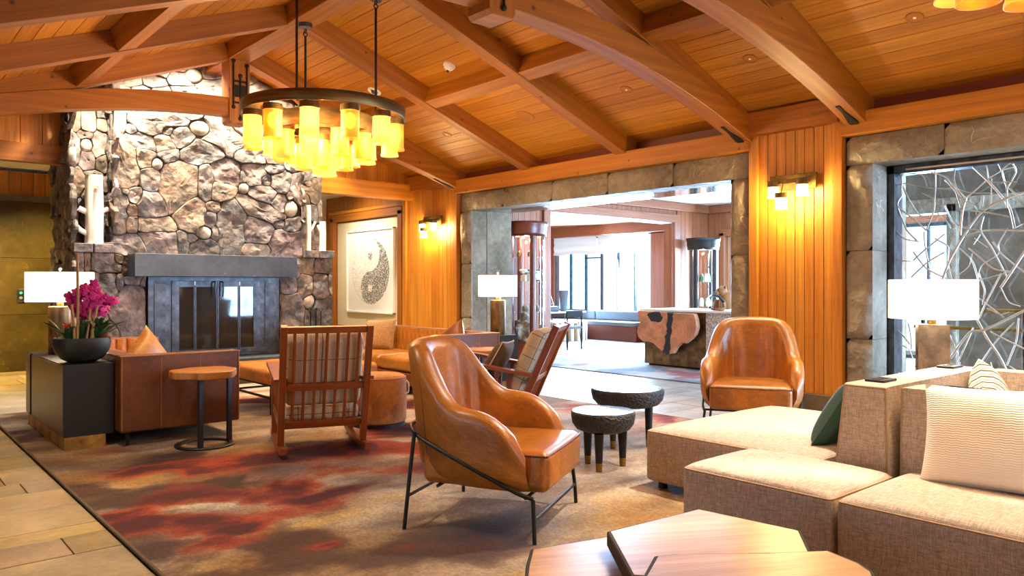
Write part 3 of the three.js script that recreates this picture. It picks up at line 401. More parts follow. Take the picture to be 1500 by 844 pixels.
// each stone: star-shaped cell of an anisotropic diagram round its centre, with a broken face
function stoneCells(list, inside) {
  const S = list.map(([x, y, a, b, t = 0, w = 0]) => ({ x, y, a, b, w, c: Math.cos(t * Math.PI / 180), s: Math.sin(t * Math.PI / 180) }));
  const dist = (q, x, y) => { const dx = x - q.x, dy = y - q.y, u = (dx * q.c - dy * q.s) / q.a, v = (dx * q.s + dy * q.c) / q.b; return q.w ? Math.pow(Math.hypot(u, v), 3) * 1.0 : Math.pow(Math.pow(Math.abs(u), 2.2) + Math.pow(Math.abs(v), 2.2), 1 / 2.2); };
  return S.map(q => {
    const N = 44, ring = [], near = S.filter(o => o !== q && Math.hypot(o.x - q.x, o.y - q.y) < 1.0);
    for (let i = 0; i < N; i++) {
      const th = i / N * Math.PI * 2, cx = Math.cos(th), cy = Math.sin(th); let r = 0.005;
      for (; r < 0.62; r += 0.004) { const x = q.x + cx * r, y = q.y + cy * r, d = dist(q, x, y); if (d > (q.w ? 1.0 : 3.2) || !inside(x, y) || near.some(o => dist(o, x, y) < d)) break; }
      ring.push(Math.max(0.012, r - 0.006));
    }
    return { ...q, ring: ring.map((r, i) => { const a = ring[(i + N - 1) % N], b = ring[(i + 1) % N]; return 0.84 * r + 0.08 * (a + b); }) };
  });
}
function stoneGeo(q, depth, round) {
  const N = q.ring.length, pos = [0, 0, 0], idx = [], lv = round ? [[0.55, 0.85], [0.85, 0.5], [1, 0], [1, -0.6]] : [[0.2, 1], [0.4, 1], [0.6, 1], [0.8, 1], [0.94, 0.95], [1, 0.68], [1, -0.3]], tilt = round ? [0, 0] : [rr(-0.07, 0.07), rr(-0.12, 0.08)], o = rnd();
  const R = Math.max(...q.ring); pos[2] = depth * (round ? 1 : rr(0.7, 1.25));
  lv.forEach(([f, h], k) => { for (let i = 0; i < N; i++) { const th = i / N * Math.PI * 2, r = q.ring[i] * f, x = Math.cos(th) * r, y = Math.sin(th) * r; const n = round ? 0 : ((fbm((q.x + x + o) * 0.7 + 5, (q.y + y) * 0.7 + 5, 9, 9, 3, 520) - 0.5) * 0.075 + (fbm((q.x + x) * 0.5 + 5, (q.y + y + o) * 0.5 + 5, 34, 34, 2, 530) - 0.5) * 0.02) * (k < 5 ? 1 : 0.4); pos.push(x, y, depth * h + (k < 6 && !round ? n + tilt[0] * x + tilt[1] * y : 0)); } });
  for (let i = 0; i < N; i++) { const j = (i + 1) % N; idx.push(0, 1 + i, 1 + j); for (let k = 0; k < lv.length - 1; k++) { const a = 1 + k * N + i, b = 1 + k * N + j, c = a + N, d = b + N; idx.push(a, c, d, a, d, b); } }
  let g = new THREE.BufferGeometry(); g.setAttribute('position', new THREE.Float32BufferAttribute(pos, 3)); g.setIndex(idx); g.computeVertexNormals();
  if (!round) g = toCreasedNormals(g, 0.32);
  return uvBox(g, 'x');
}
function stoneWall(list, inside, place, turn, base) {
  for (const q of stoneCells(list, inside)) {
    const white = q.w > 0, m = obj(white ? 'cobble' : 'stone', stoneGeo(q, white ? 0.055 : rr(0.03, 0.05), white), white ? M.cobble : M.stone[Math.floor(rnd() * 7)], fire);
    m.position.set(...place(q.x, q.y)); m.rotation.y = turn;
  }
}
const inFire = (x, y) => x > 2.88 && x < 4.66 && y < 1.40;
stoneWall(STONES, (x, y) => y < panelY(x) - 0.02 && y > 0 && !inFire(x, y) && (y > 1.80 ? x > 2.5 && x < 5.02 : x > 2.05 && x < 5.49) && !(y > 1.7 && y < 1.8 && (x < 2.5 || x > 5.02)), (x, y) => [x, y, FZ - 0.03], 0);
stoneWall(STONES_WING_A, (x, y) => x > 2.06 && x < 2.56 && y > 1.8 && y < panelY(x), (x, y) => [x, y, WZ - 0.03], 0);
stoneWall(STONES_WING_B, (x, y) => x > 4.98 && x < 5.47 && y > 1.8 && y < panelY(x), (x, y) => [x, y, WZ - 0.03], 0);
function scatter(x0, x1, y0, y1, n, whites = []) {
  const l = [...whites]; let t = 0;
  while (l.length < n && t++ < 4000) { const x = rr(x0, x1), y = rr(y0, y1), a = rr(0.08, 0.17), b = rr(0.07, 0.17); if (l.every(q => Math.hypot((q[0] - x) / (q[2] + a), (q[1] - y) / (q[3] + b)) > 0.82)) l.push([x, y, a, b, rr(-20, 20)]); }
  return l;
}
stoneWall(scatter(0.02, 1.2, 0.05, 3.7, 60, [[0.16, 2.86, 0.08, 0.13, 0, 1], [0.34, 2.2, 0.07, 0.12, 0, 1], [0.9, 1.7, 0.09, 0.07, 0, 1]]), (x, y) => x > 0 && x < 1.2 && y > 0 && y < 3.75, (x, y) => [2.08, y, FZ - x - (y > 1.8 ? 0.0 : 0)], -Math.PI / 2);
stoneWall(scatter(0.02, 0.29, 1.8, 3.9, 14), (x, y) => x > 0.01 && x < 0.29 && y > 1.78 && y < 3.92, (x, y) => [2.53, y, FZ - x], -Math.PI / 2);
stoneWall(scatter(0.02, 0.29, 1.8, 3.9, 14), (x, y) => x > 0.01 && x < 0.29 && y > 1.78 && y < 3.92, (x, y) => [4.99, y, FZ - 0.29 + x], Math.PI / 2);
// ledges over the side wings
for (const [a, b] of [[2.05, 2.27], [2.275, 2.50], [5.02, 5.25], [5.255, 5.50]]) { const g = chipSlab(a, b, 1.69, 1.80, WZ - 0.02, FZ + 0.06); obj('ledge_stone', g, M.stone[3], fire); }
function chipSlab(x0, x1, y0, y1, z0, z1) { const g = bx(x1 - x0 - 0.006, y1 - y0, z1 - z0, (x0 + x1) / 2, (y0 + y1) / 2, (z0 + z1) / 2, 'x', 0.012); return g; }
obj('mantel', bx(2.12, 0.285, 0.34, 3.73, 1.545, FZ + 0.13, 'x', 0.006), M.slate, fire);
obj('hearth', ext(2.2, 5.3, 0.28, 0.335, FZ - 0.1, FZ + 0.5, 'x', 0.006), M.slate, fire); obj('hearth_riser', ext(2.24, 5.26, 0, 0.28, FZ - 0.02, FZ + 0.44, 'x'), M.darkslate, fire);
// firebox with steel front and four glass leaves
{
  const box = obj('firebox', [ext(2.9, 2.95, 0.3, 1.4, -11.3, FZ - 0.06), ext(4.6, 4.64, 0.3, 1.4, -11.3, FZ - 0.06), ext(2.9, 4.64, 0.3, 1.4, -11.34, -11.3), ext(2.9, 4.64, 1.38, 1.4, -11.3, FZ - 0.06)], M.black, fire);
  const sc = thing('fireplace_screen', 'dark steel fireplace front with folding glass doors under the slate mantel', 'fireplace doors'), z = FZ + 0.01;
  obj('surround_frame', [ext(2.90, 3.18, 0.34, 1.40, z - 0.02, z + 0.02), ext(4.36, 4.64, 0.34, 1.40, z - 0.02, z + 0.02), ext(3.18, 4.36, 1.35, 1.40, z - 0.02, z + 0.02), ext(3.18, 4.36, 0.34, 0.37, z - 0.02, z + 0.02)], M.steel, sc);
  for (const x of [2.97, 4.43]) obj('side_panel', ext(x, x + 0.14, 0.44, 1.32, z + 0.02, z + 0.03, 'y', 0.004), M.steel, sc);
  const w = (4.36 - 3.18) / 4;
  for (let i = 0; i < 4; i++) {
    const a = 3.18 + i * w + 0.004, b = a + w - 0.008, e = i === 0 || i === 3 ? 0.06 : 0.018, l = (i === 0 ? 0.09 : 0.012), r = (i === 3 ? 0.09 : 0.012);
    const d = obj('glass_door', [ext(a, a + l, 0.375, 1.345, z + 0.005, z + 0.035), ext(b - r, b, 0.375, 1.345, z + 0.005, z + 0.035), ext(a + l, b - r, 1.27, 1.345, z + 0.005, z + 0.034), ext(a + l, b - r, 0.375, 0.44, z + 0.005, z + 0.034)], M.steel, sc);
    obj('pane', ext(a + l, b - r, 0.44, 1.27, z + 0.018, z + 0.022), M.darkglass, d);
    if (i === 1 || i === 2) obj('handle', tube([[i === 1 ? b - 0.04 : a + 0.04, 1.34, z + 0.04], [i === 1 ? b - 0.05 : a + 0.05, 1.32, z + 0.09], [i === 1 ? b - 0.05 : a + 0.05, 1.18, z + 0.09], [i === 1 ? b - 0.05 : a + 0.05, 1.14, z + 0.07]], 0.011), M.steel, d);
    else obj('hinge', ext((i ? a : b) - 0.006, (i ? a : b) + 0.006, 1.29, 1.34, z + 0.03, z + 0.042), M.silver, d);
  }
  for (let k = 0; k < 4; k++) { const g = cyl(0.07, 0.075, 0.8, 0, 0, 0, 14); g.rotateZ(Math.PI / 2 + rr(-0.2, 0.2)); g.rotateY(rr(-0.3, 0.3)); g.translate(3.76 + rr(-0.1, 0.1), 0.4 + (k > 1 ? 0.13 : 0), -10.95 + (k % 2) * 0.17); tag(obj('firewood_log', uvBox(g, 'x'), M.slabEdge), 'split log lying in the dark firebox', 'log', 'logs in the firebox'); }
}
// fire irons on the right of the hearth
{
  const f = thing('fireplace_tools', 'dark iron fire tools standing on the hearth', 'fire tools', [5.08, 0.335, FZ + 0.28]);
  obj('base', cyl(0.12, 0.13, 0.02, 0, 0.01, 0), M.iron, f); obj('stand', rod([0, 0, 0], [0, 0.62, 0], 0.012), M.iron, f);
  for (let k = 0; k < 4; k++) { const a = k * Math.PI / 2 + 0.4, c = Math.cos(a) * 0.07, s = Math.sin(a) * 0.07; const tl = obj('tool', rod([c, 0.05, s], [c, 0.58, s], 0.008), M.iron, f); const g = new THREE.TorusGeometry(0.026, 0.008, 8, 14); g.translate(c, 0.61, s); obj('ring_handle', g, M.steel, tl); }
}
// porcelain tree trunks on the ledges
function porcelainLog(label, at, r, h, stubs, turn = 0, lean = 0) {
  const t = thing('porcelain_log', label, 'ornament', at, turn), n = 40, m = 24;
  const g = grid(n, m, (u, v) => { const th = u * Math.PI * 2, rad = r * (1 + 0.04 * Math.sin(3 * th + v * 6) + 0.03 * Math.sin(7 * th) - 0.08 * v) * (v < 0.02 ? 1.05 : 1); return [Math.cos(th) * rad + lean * v * h, v * h, -Math.sin(th) * rad, u * 0.6, v * h]; });
  obj('trunk', g, M.porcelain, t); obj('cut_top', cyl(r * 0.92, r * 0.92, 0.006, lean * h, h, 0, 32), M.porcelain, t);
  for (const [y, a, l, q, up] of stubs) { const c = Math.cos(a), s = Math.sin(a); obj('branch_stub', tube([[c * r * 0.6 + lean * y, y - 0.02, s * r * 0.6], [c * (r + l * 0.5), y + up * 0.4, s * (r + l * 0.5)], [c * (r + l), y + up, s * (r + l)]], q, 12), M.porcelain, t); }
  return t;
}
porcelainLog('wide glossy white ceramic tree trunk with stubby branches on the chimney ledge', [2.31, 1.80, FZ - 0.08], 0.105, 0.84, [[0.40, Math.PI, 0.07, 0.035, 0.03], [0.13, Math.PI, 0.11, 0.032, 0.10], [0.66, Math.PI / 2, 0.05, 0.03, 0.02], [0.42, 0.2, 0.05, 0.03, 0.02]]);
porcelainLog('tall thin white ceramic branch with a forked twig on the chimney ledge', [5.13, 1.80, FZ - 0.05], 0.036, 0.66, [[0.30, 0, 0.07, 0.018, 0.13]]);
porcelainLog('short stout white ceramic branch beside the forked one on the ledge', [5.34, 1.80, FZ - 0.02], 0.048, 0.43, [[0.30, Math.PI, 0.03, 0.02, 0.08]]);
// wash lights hidden behind the first truss
for (const x of [2.35, 2.9, 3.4, 4.1, 4.6, 5.2]) {
  const y = panelY(x) - 0.03, l = thing('wash_light', 'small recessed wash light above the chimney face', 'ceiling light', [x, y, -10.06], 0, 'wash lights above the chimney');
  obj('trim_ring', new THREE.TorusGeometry(0.05, 0.012, 8, 24).rotateX(Math.PI / 2), M.bronze, l); obj('lens', cyl(0.045, 0.045, 0.012, 0, 0.008, 0), M.bulb, l);
  const s = new THREE.SpotLight(new THREE.Color().setRGB(1, 0.84, 0.62), 30, 0, 1.15, 0.8, 2); s.position.set(x, y - 0.03, -10.06); s.target.position.set(x, y - 1.5, -10.5); s.castShadow = true; s.shadow.radius = 2; scene.add(s, s.target);
}
// ---------------------------------------------------------------- chandeliers, sconces, ceiling fittings
function ringBand(R, h, t) { return lathe([[R - t, 0], [R, 0], [R, h], [R - t, h], [R - t, 0]], 64); }
function glassShade(r, h) { return lathe([[r * 0.9, h], [r * 0.95, h * 0.98], [r * 0.96, h * 0.3], [r * 0.97, 0.03], [r * 1.04, 0.012], [r * 1.05, 0.0], [r * 1.0, 0.0], [r * 0.93, 0.035], [r * 0.92, h * 0.95]], 28); }
function chandelier(label, at) {
  const t = thing('ring_chandelier', label, 'chandelier', at, 0, 'bronze ring chandeliers under the ridge');
  const R = 0.835; obj('outer_ring', ringBand(R, 0.105, 0.025), M.bronze, t); const plate = lathe([[R - 0.02, 0.06], [R - 0.2, 0.06], [R - 0.2, 0.075], [R - 0.02, 0.075]], 64); obj('ring_plate', plate, M.bronze, t);
  obj('middle_drum', [ringBand(0.52, 0.16, 0.02), lathe([[0.52, 0.0], [0.34, 0.0], [0.34, 0.012], [0.52, 0.012]], 48)].map(g => g.translate(0, -0.16, 0)), M.bronze, t);
  obj('lower_drum', [ringBand(0.26, 0.16, 0.02), cyl(0.26, 0.26, 0.012, 0, 0.006, 0, 32)].map(g => g.translate(0, -0.30, 0)), M.bronze, t);
  const spokes = []; for (let k = 0; k < 3; k++) { const a = k * 2.094 + 0.33; spokes.push(bar([Math.cos(a) * (R - 0.02), 0.03, Math.sin(a) * (R - 0.02)], [Math.cos(a) * 0.2, -0.06, Math.sin(a) * 0.2], 0.03, 0.02)); } spokes.push(cyl(0.05, 0.05, 0.34, 0, -0.16, 0)); obj('spokes', spokes, M.bronze, t);
  const sg = glassShade(0.092, 0.27), cap = cyl(0.092, 0.096, 0.06, 0, 0.295, 0, 24);
  const put = (r, n, y, ph, k = 1) => { for (let i = 0; i < n; i++) { const a = i / n * Math.PI * 2 + ph, x = Math.cos(a) * r, z = Math.sin(a) * r; const s = obj('glass_shade', sg, M.amber, t); s.position.set(x, y, z); s.scale.set(k, 1, k); const c = obj('cap', cap, M.bronze, s); const b = obj('bulb', BULB, M.chbulb, s); b.position.set(0, 0.175, 0); b.scale.set(1.15, 1.05, 1.15); } };
  put(0.73, 12, -0.33, 0.14); put(0.44, 9, -0.45, 0.3); put(0.2, 4, -0.54, 0.6); put(0, 1, -0.60, 0, 1.3);
  // rods
  for (const [x, z] of [[0.01, -0.46], [0.35, 0.44], [-0.40, 0.20]]) {
    const topY = (Math.abs(x) < 0.135 ? 4.13 : panelY(RX + x)) - at[1];
    const r = obj('hanging_rod', rod([x, 0.03, z], [x, topY - 0.14, z], 0.013), M.iron, t);
    const l = new THREE.TorusGeometry(0.022, 0.006, 8, 14); l.translate(x, topY - 0.115, z); obj('link', l, M.iron, r); const l2 = new THREE.TorusGeometry(0.022, 0.006, 8, 14); l2.rotateY(Math.PI / 2); l2.translate(x, topY - 0.078, z); obj('link', l2, M.iron, r);
    const c = cyl(0.075, 0.075, 0.045, 0, -0.022, 0, 24); if (Math.abs(x) > 0.135) c.rotateZ(-Math.sign(x) * SL); c.translate(x, topY, z); obj('canopy', c, M.steel, r);
  }
  for (const [r, n, y, p] of [[0.73, 6, -0.155, 3.2], [0.44, 3, -0.275, 3.2], [0, 1, -0.425, 4]]) for (let i = 0; i < n; i++) { const a = i / n * 6.283 + 0.14, l = new THREE.PointLight(new THREE.Color().setRGB(1, 0.74, 0.40), p * CHAND * (at[2] > -3 ? 0.6 : 1), 0, 2); l.position.set(at[0] + Math.cos(a) * r, at[1] + y, at[2] + Math.sin(a) * r); l.castShadow = true; l.shadow.radius = 3; scene.add(l); }
  return t;
}
const CHAND = 1.1; M.pin = std('#d8a050', { emissive: new THREE.Color(1, 0.8, 0.5), emissiveIntensity: 0.4 });
const BULB = new THREE.SphereGeometry(0.042, 14, 10); BULB.scale(1, 1.7, 1);
M.chbulb = std('#ffffff', { emissive: new THREE.Color(1, 0.78, 0.4), emissiveIntensity: 14 });
chandelier('bronze ring chandelier with tiers of amber glass shades before the chimney', [RX, 3.03, -7.34]);
chandelier('second bronze chandelier with amber shades hanging near the sectional sofa', [RX, 3.05, -0.9]);
function sconce(label, z) {
  const t = thing('wall_sconce', label, 'wall light', [7.22, 2.22, z], 0, 'bronze sconces on the wooden piers');
  obj('back_plate', bx(0.02, 0.16, 0.5, -0.01, 0.11, 0, 'z', 0.004), M.bronze, t); obj('arm_bar', bx(0.04, 0.045, 0.44, -0.10, 0.11, 0, 'z', 0.004), M.bronze, t);
  for (const dz of [-0.1, 0.1]) obj('bracket', bx(0.12, 0.025, 0.03, -0.06, 0.11, dz, 'x', 0.003), M.bronze, t);
  const sg = glassShade(0.058, 0.115), cap = cyl(0.06, 0.06, 0.05, 0, 0.135, 0, 20);
  for (const [x, y, dz] of [[-0.10, -0.045, -0.16], [-0.10, -0.045, 0.15], [-0.15, -0.165, -0.05]]) {
    const s = obj('glass_shade', sg, M.opal, t); s.position.set(x, y, dz); obj('cap', cap, M.bronze, s); const b = obj('bulb', BULB, M.bulb, s); b.position.y = 0.055; b.scale.setScalar(0.6);
    if (y < -0.1) obj('stem', rod([0, 0.15, 0], [0.04, 0.27, 0], 0.006), M.bronze, s);
    const l = new THREE.PointLight(new THREE.Color().setRGB(1, 0.72, 0.34), 2.2, 0, 2); l.position.set(7.22 + x, 2.22 + y + 0.05, z + dz); l.castShadow = true; l.shadow.radius = 2; scene.add(l);
  }
  return t;
}
sconce('bronze three-light sconce on the pier between the lobby opening and branch screen', -4.03);
sconce('bronze three-light sconce on the pier beside the framed artwork', -10.33);
// pin downlights flush in the planks
const slopeAt = (x, z) => [x, panelY(x) - 0.002, z];
[[6.4, -8.82], [6.4, -5.52], [6.4, -4.01], [6.4, -2.54], [1.12, -8.8], [1.12, -5.5], [1.12, -4.0], [4.9, -2.5], [4.6, -0.9]].forEach(([x, z], i) => {
  const s = x > RX ? 1 : -1, l = thing('downlight', ['pin downlight in the planks behind the chandelier glow', 'pin downlight in the planks of the bay above the wide lobby opening', 'pin downlight in the planks above the sconce pier between two trusses', 'pin downlight in the planks above the branch screen'][i] || 'small flush pin downlight in the ceiling planks of the far slope', 'ceiling light', slopeAt(x, z), 0, i < 4 ? 'pin downlights above the lobby wall' : 'other pin downlights'); l.rotation.z = -s * SL;
  obj('trim_ring', new THREE.TorusGeometry(0.062, 0.008, 8, 28).rotateX(Math.PI / 2), M.trim, l); obj('lens', cyl(0.058, 0.058, 0.006, 0, 0.001, 0, 24), M.plank[3], l); obj('aperture', cyl(0.012, 0.012, 0.004, 0, -0.004, 0, 14), M.pin, l);
  const p = new THREE.SpotLight(new THREE.Color().setRGB(1, 0.88, 0.72), i > 6 ? 75 : 20, 0, 0.62, 0.7, 2); p.position.set(x, panelY(x) - 0.03, z); p.target.position.set(i >= 7 ? [3.75, 3.55][i - 7] : x - s * 0.25, 0, i >= 7 ? [-2.05, -1.3][i - 7] : z); p.castShadow = true; p.shadow.radius = 2; scene.add(p, p.target);
});
{ // loudspeaker, smoke detectors, sprinkler
  const sp = thing('ceiling_speaker', 'round flush loudspeaker grille in the ceiling planks', 'speaker', slopeAt(6.42, -7.19)); sp.rotation.z = -SL; obj('grille', cyl(0.115, 0.115, 0.01, 0, 0, 0, 36), M.plank[3], sp); obj('rim', new THREE.TorusGeometry(0.118, 0.006, 8, 40).rotateX(Math.PI / 2), M.trim, sp);
  const sd = thing('smoke_detector', 'white smoke detector on the ceiling beside the chandelier', 'detector', slopeAt(5.27, -7.21)); sd.rotation.z = -SL; sd.scale.setScalar(0.85); obj('base', cyl(0.085, 0.085, 0.02, 0, -0.01, 0, 28), M.white, sd); obj('housing', lathe([[0.07, -0.02], [0.066, -0.05], [0.05, -0.066], [0.03, -0.07], [0.03, -0.09], [0, -0.092]], 28), M.white, sd); obj('sensor_slot', cyl(0.022, 0.02, 0.012, 0, -0.097, 0, 16), M.black, sd);
  const sk = thing('ceiling_spot', 'white eyeball spotlight in the ceiling behind the chandelier rod', 'ceiling light', slopeAt(5.25, -8.85)); sk.rotation.z = -SL; obj('ring', lathe([[0.09, 0], [0.09, -0.012], [0.06, -0.016], [0.055, 0]], 28), M.white, sk); obj('eyeball', new THREE.SphereGeometry(0.045, 18, 10), M.steel, sk);
}
// ---------------------------------------------------------------- furniture
function pillowGeo(w, h, t, sag = 0.06, n = 18) {             // scatter cushion standing in x,y, thick along z
  const side = s => grid(n, n, (a, b) => {
    const x = a * 2 - 1, y = b * 2 - 1, e = Math.pow((1 - Math.pow(Math.abs(x), 3.2)) * (1 - Math.pow(Math.abs(y), 3.2)), 0.5);
    const px = x * (1 - sag * (1 - y * y) * Math.abs(x)), py = y * (1 - sag * (1 - x * x) * Math.abs(y)), wr = 0.03 * Math.sin(5 * x + 3 * y) * Math.sin(4 * y) * e;
    return [px * w / 2, py * h / 2, s * (e + wr) * t / 2, px * w / 2, py * h / 2];
  });
  const A = side(1), B = side(-1); { const i = B.index.array; for (let k = 0; k < i.length; k += 3) { const q = i[k]; i[k] = i[k + 1]; i[k + 1] = q; } B.computeVertexNormals(); }
  return mergeGeometries([A.toNonIndexed(), B.toNonIndexed()]);
}
function cushion(name, label, cat, mat, w, h, t, at, rot, pipeMat) {
  const c = obj(name, pillowGeo(w, h, t), mat); tag(c, label, cat); c.position.set(...at); c.rotation.set(...rot, 'YXZ');
  if (pipeMat) { const pts = []; for (let i = 0; i < 40; i++) { const a = i / 40 * 4, k = Math.floor(a), f = a - k, q = [[-1, -1], [1, -1], [1, 1], [-1, 1], [-1, -1]], x = lerp(q[k][0], q[k + 1][0], f), y = lerp(q[k][1], q[k + 1][1], f); pts.push([x * (1 - 0.06 * (1 - y * y)) * w / 2, y * (1 - 0.06 * (1 - x * x)) * h / 2, 0]); } obj('piping', tube(pts, 0.005, 6, 120, true), pipeMat, c); }
  return c;
}
// --- tub armchair, facing +z
function armchair(label, at, turn) {
  const t = thing('tub_armchair', label, 'armchair', at, turn, 'tan leather tub armchairs');
  // plan path: left front -> back -> right front
  const path = s => { const a = s * Math.PI; const c = -Math.cos(a), z = Math.sin(a); const x = Math.sign(c) * Math.pow(Math.abs(c), 0.62) * 0.36, zz = 0.30 - Math.pow(z, 0.75) * 0.64; return [x, zz]; };
  const top = s => { const q = Math.abs(s - 0.5) * 2; const arm = 0.655 - 0.03 * sstep(0.6, 1, q); const back = 0.985; let h = lerp(back - 0.03 * (q / 0.3) ** 2 * (q < 0.3 ? 1 : (0.3 / q) ** 2), arm, sstep(0.26, 0.72, q)); const e = clamp((q - 0.80) / 0.2); return h - 0.21 * (1 - Math.sqrt(Math.max(0, 1 - e * e))); };
  const NU = 72, sec = [];
  const g = grid(NU, 22, (u, v) => {
    const s = u, [x, z] = path(s), [xa, za] = path(Math.max(0, s - 0.012)), [xb, zb] = path(Math.min(1, s + 0.012)); let nx = zb - za, nz = -(xb - xa); const l = Math.hypot(nx, nz) || 1; nx /= l; nz /= l; if (nx * x + nz * (z - 0.1) < 0) { nx = -nx; nz = -nz; }
    const h = top(s), q = Math.abs(s - 0.5) * 2, end = Math.min(1, (1 - q) / 0.035), T = (0.052 + 0.01 * (1 - q)) * Math.sqrt(clamp(end)) + 0.002, yb = 0.235;
    const flare = y => 0.075 * Math.pow(clamp((y - 0.3) / 0.7), 1.2) * (1 - 0.3 * q) - 0.05 * sstep(0.36, 0.2, y);
    // v runs up the outside, over the rolled top, down the inside
    let off, y; if (v < 0.42) { y = lerp(yb, h - 0.05, v / 0.42); off = T * (1 - 0.5 * sstep(0.04, 0, v)); } else if (v < 0.62) { const a = (v - 0.42) / 0.2 * Math.PI; y = h - 0.05 + Math.sin(a) * 0.05; off = T * Math.cos(a); } else { y = lerp(h - 0.05, yb + 0.06, (v - 0.62) / 0.38); off = -T; }
    const pl = v > 0.62 && q < 0.5 ? 0.008 * Math.cos(q * 26) * sstep(0.62, 0.75, v) : 0;
    return [x + nx * (off + flare(y) + pl), y, z + nz * (off + flare(y) + pl), u * 1.6, v * 1.4];
  });
  obj('shell', g, M.leather, t);
  for (const s of [0.27, 0.73]) { const pts = []; for (let k = 0; k <= 10; k++) { const y = lerp(0.26, top(s) - 0.03, k / 10), [x, z] = path(s), d = Math.hypot(x, z - 0.1), nx = x / d, nz = (z - 0.1) / d, f = 0.062 + 0.075 * Math.pow(clamp((y - 0.3) / 0.7), 1.2) * 0.86; pts.push([x + nx * f, y, z + nz * f]); } obj('seam', tube(pts, 0.004, 5, 24), M.leatherDark, t); }
  // seat
  const sx = RoundSeat(0.66, 0.21, 0.70); sx.translate(0, 0.335, 0.055); obj('seat', sx, M.leather, t);
  obj('piping', tube([[-0.325, 0.415, -0.1], [-0.325, 0.418, 0.36], [-0.28, 0.418, 0.398], [0.28, 0.418, 0.398], [0.325, 0.418, 0.36], [0.325, 0.415, -0.1]], 0.006, 6, 60), M.leatherDark, t);
  for (const s of [-1, 1]) {
    obj('leg', tube([[s * 0.37, 0.21, 0.34], [s * 0.385, 0.1, 0.35], [s * 0.39, 0, 0.355]], 0.011), M.black, t);
    obj('leg', tube([[s * 0.34, 0.50, -0.33], [s * 0.36, 0.3, -0.345], [s * 0.39, 0, -0.365]], 0.011), M.black, t);
    obj('side_rail', tube([[s * 0.06, 0.52, -0.435], [s * 0.25, 0.515, -0.395], [s * 0.345, 0.47, -0.29], [s * 0.40, 0.37, -0.02], [s * 0.395, 0.25, 0.25], [s * 0.375, 0.215, 0.345]], 0.011, 8, 40), M.black, t);
  }
  for (const [x, y, z] of [[0.385, 0.11, 0.35], [0.372, 0.17, -0.352], [0.37, 0.215, 0.30], [0.33, 0.225, -0.2]]) obj('stretcher', rod([-x, y, z], [x, y, z], 0.009), M.black, t);
  return t;
}
function RoundSeat(w, h, d) { const g = bx(w, h, d, 0, 0, 0, 'x', 0.045, 4), p = g.attributes.position; for (let i = 0; i < p.count; i++) if (p.getY(i) > 0) { const x = p.getX(i) / w * 2, z = p.getZ(i) / d * 2; p.setY(i, p.getY(i) + 0.015 * (1 - x * x) * (1 - z * z)); } return g; }
armchair('tan leather tub armchair turned away beside the polygon coffee tables', [2.735, 0.019, -3.308], 29.4 * Math.PI / 180);
armchair('tan leather tub armchair facing into the room before the sconce pier', [6.0, 0.019, -3.74], -60 * Math.PI / 180);
// --- hammered drum tables
function drumTable(label, at, r, h, legR, ph) {
  const t = thing('drum_table', label, 'side table', at, 0, 'dark hammered drum tables'); const k = 0.145;
  obj('bowl', uvBox(lathe([[0, h - k], [r * 0.62, h - k], [r * 0.84, h - k + 0.02], [r * 0.96, h - k * 0.6], [r, h - k * 0.25], [r, h - 0.012], [r * 0.97, h - 0.004], [r * 0.95, h - 0.006]], 48), 'x'), M.drum, t);
  obj('table_top', uvBox(cyl(r * 0.955, r * 0.955, 0.012, 0, h - 0.006, 0, 48), 'x'), M.drumTop, t);
  for (let i = 0; i < 3; i++) { const a = ph + i * 2.0944, x = Math.cos(a) * legR, z = Math.sin(a) * legR; const l = obj('leg', cyl(0.033, 0.024, h - k - 0.055, x, (h - k + 0.055) / 2 + 0.005, z, 18), M.black, t); obj('brass_foot', cyl(0.0245, 0.021, 0.06, x, 0.03, z, 18), M.brass, l); }
}
drumTable('small hammered black drum table with brass tipped legs', [4.03, 0.016, -3.69], 0.225, 0.40, 0.145, 0.5);
drumTable('larger hammered black drum table behind the small one', [4.72, 0.016, -4.06], 0.29, 0.46, 0.17, 1.05);
// --- sectional sofa of seat blocks and wedge backs
function softBlock(x0, x1, y0, y1, z0, z1, crown = 0.03) {
  const w = x1 - x0, h = y1 - y0, d = z1 - z0, R = 0.032, g = new THREE.BoxGeometry(2, 2, 2, 18, 10, 18), p = g.attributes.position, rm = t => Math.sign(t) * (1 - Math.pow(1 - Math.abs(t), 1.7));
  for (let i = 0; i < p.count; i++) {
    const a = rm(p.getX(i)), b = rm(p.getY(i)), c = rm(p.getZ(i)), q = V(a * w / 2, b * h / 2, c * d / 2), o = V(clamp(q.x, R - w / 2, w / 2 - R), clamp(q.y, R - h / 2, h / 2 - R), clamp(q.z, R - d / 2, d / 2 - R)), v = q.clone().sub(o);
    if (v.length() > 1e-6) { const outer = Math.max(Math.abs(v.x), Math.abs(v.y), Math.abs(v.z)); o.add(v.normalize().multiplyScalar(Math.min(R, outer * (outer > R * 0.999 ? 1 : 1)))); }
    if (b > 0.2) o.y += crown * (b - 0.2) / 0.8 * Math.pow(Math.max(0, (1 - a ** 4) * (1 - c ** 4)), 0.6);
    p.setXYZ(i, o.x, o.y, o.z);
  }
  const m = mergeVertices((g.deleteAttribute('uv'), g.deleteAttribute('normal'), g)); m.computeVertexNormals(); m.translate((x0 + x1) / 2, (y0 + y1) / 2, (z0 + z1) / 2); return uvBox(m, 'x');
}
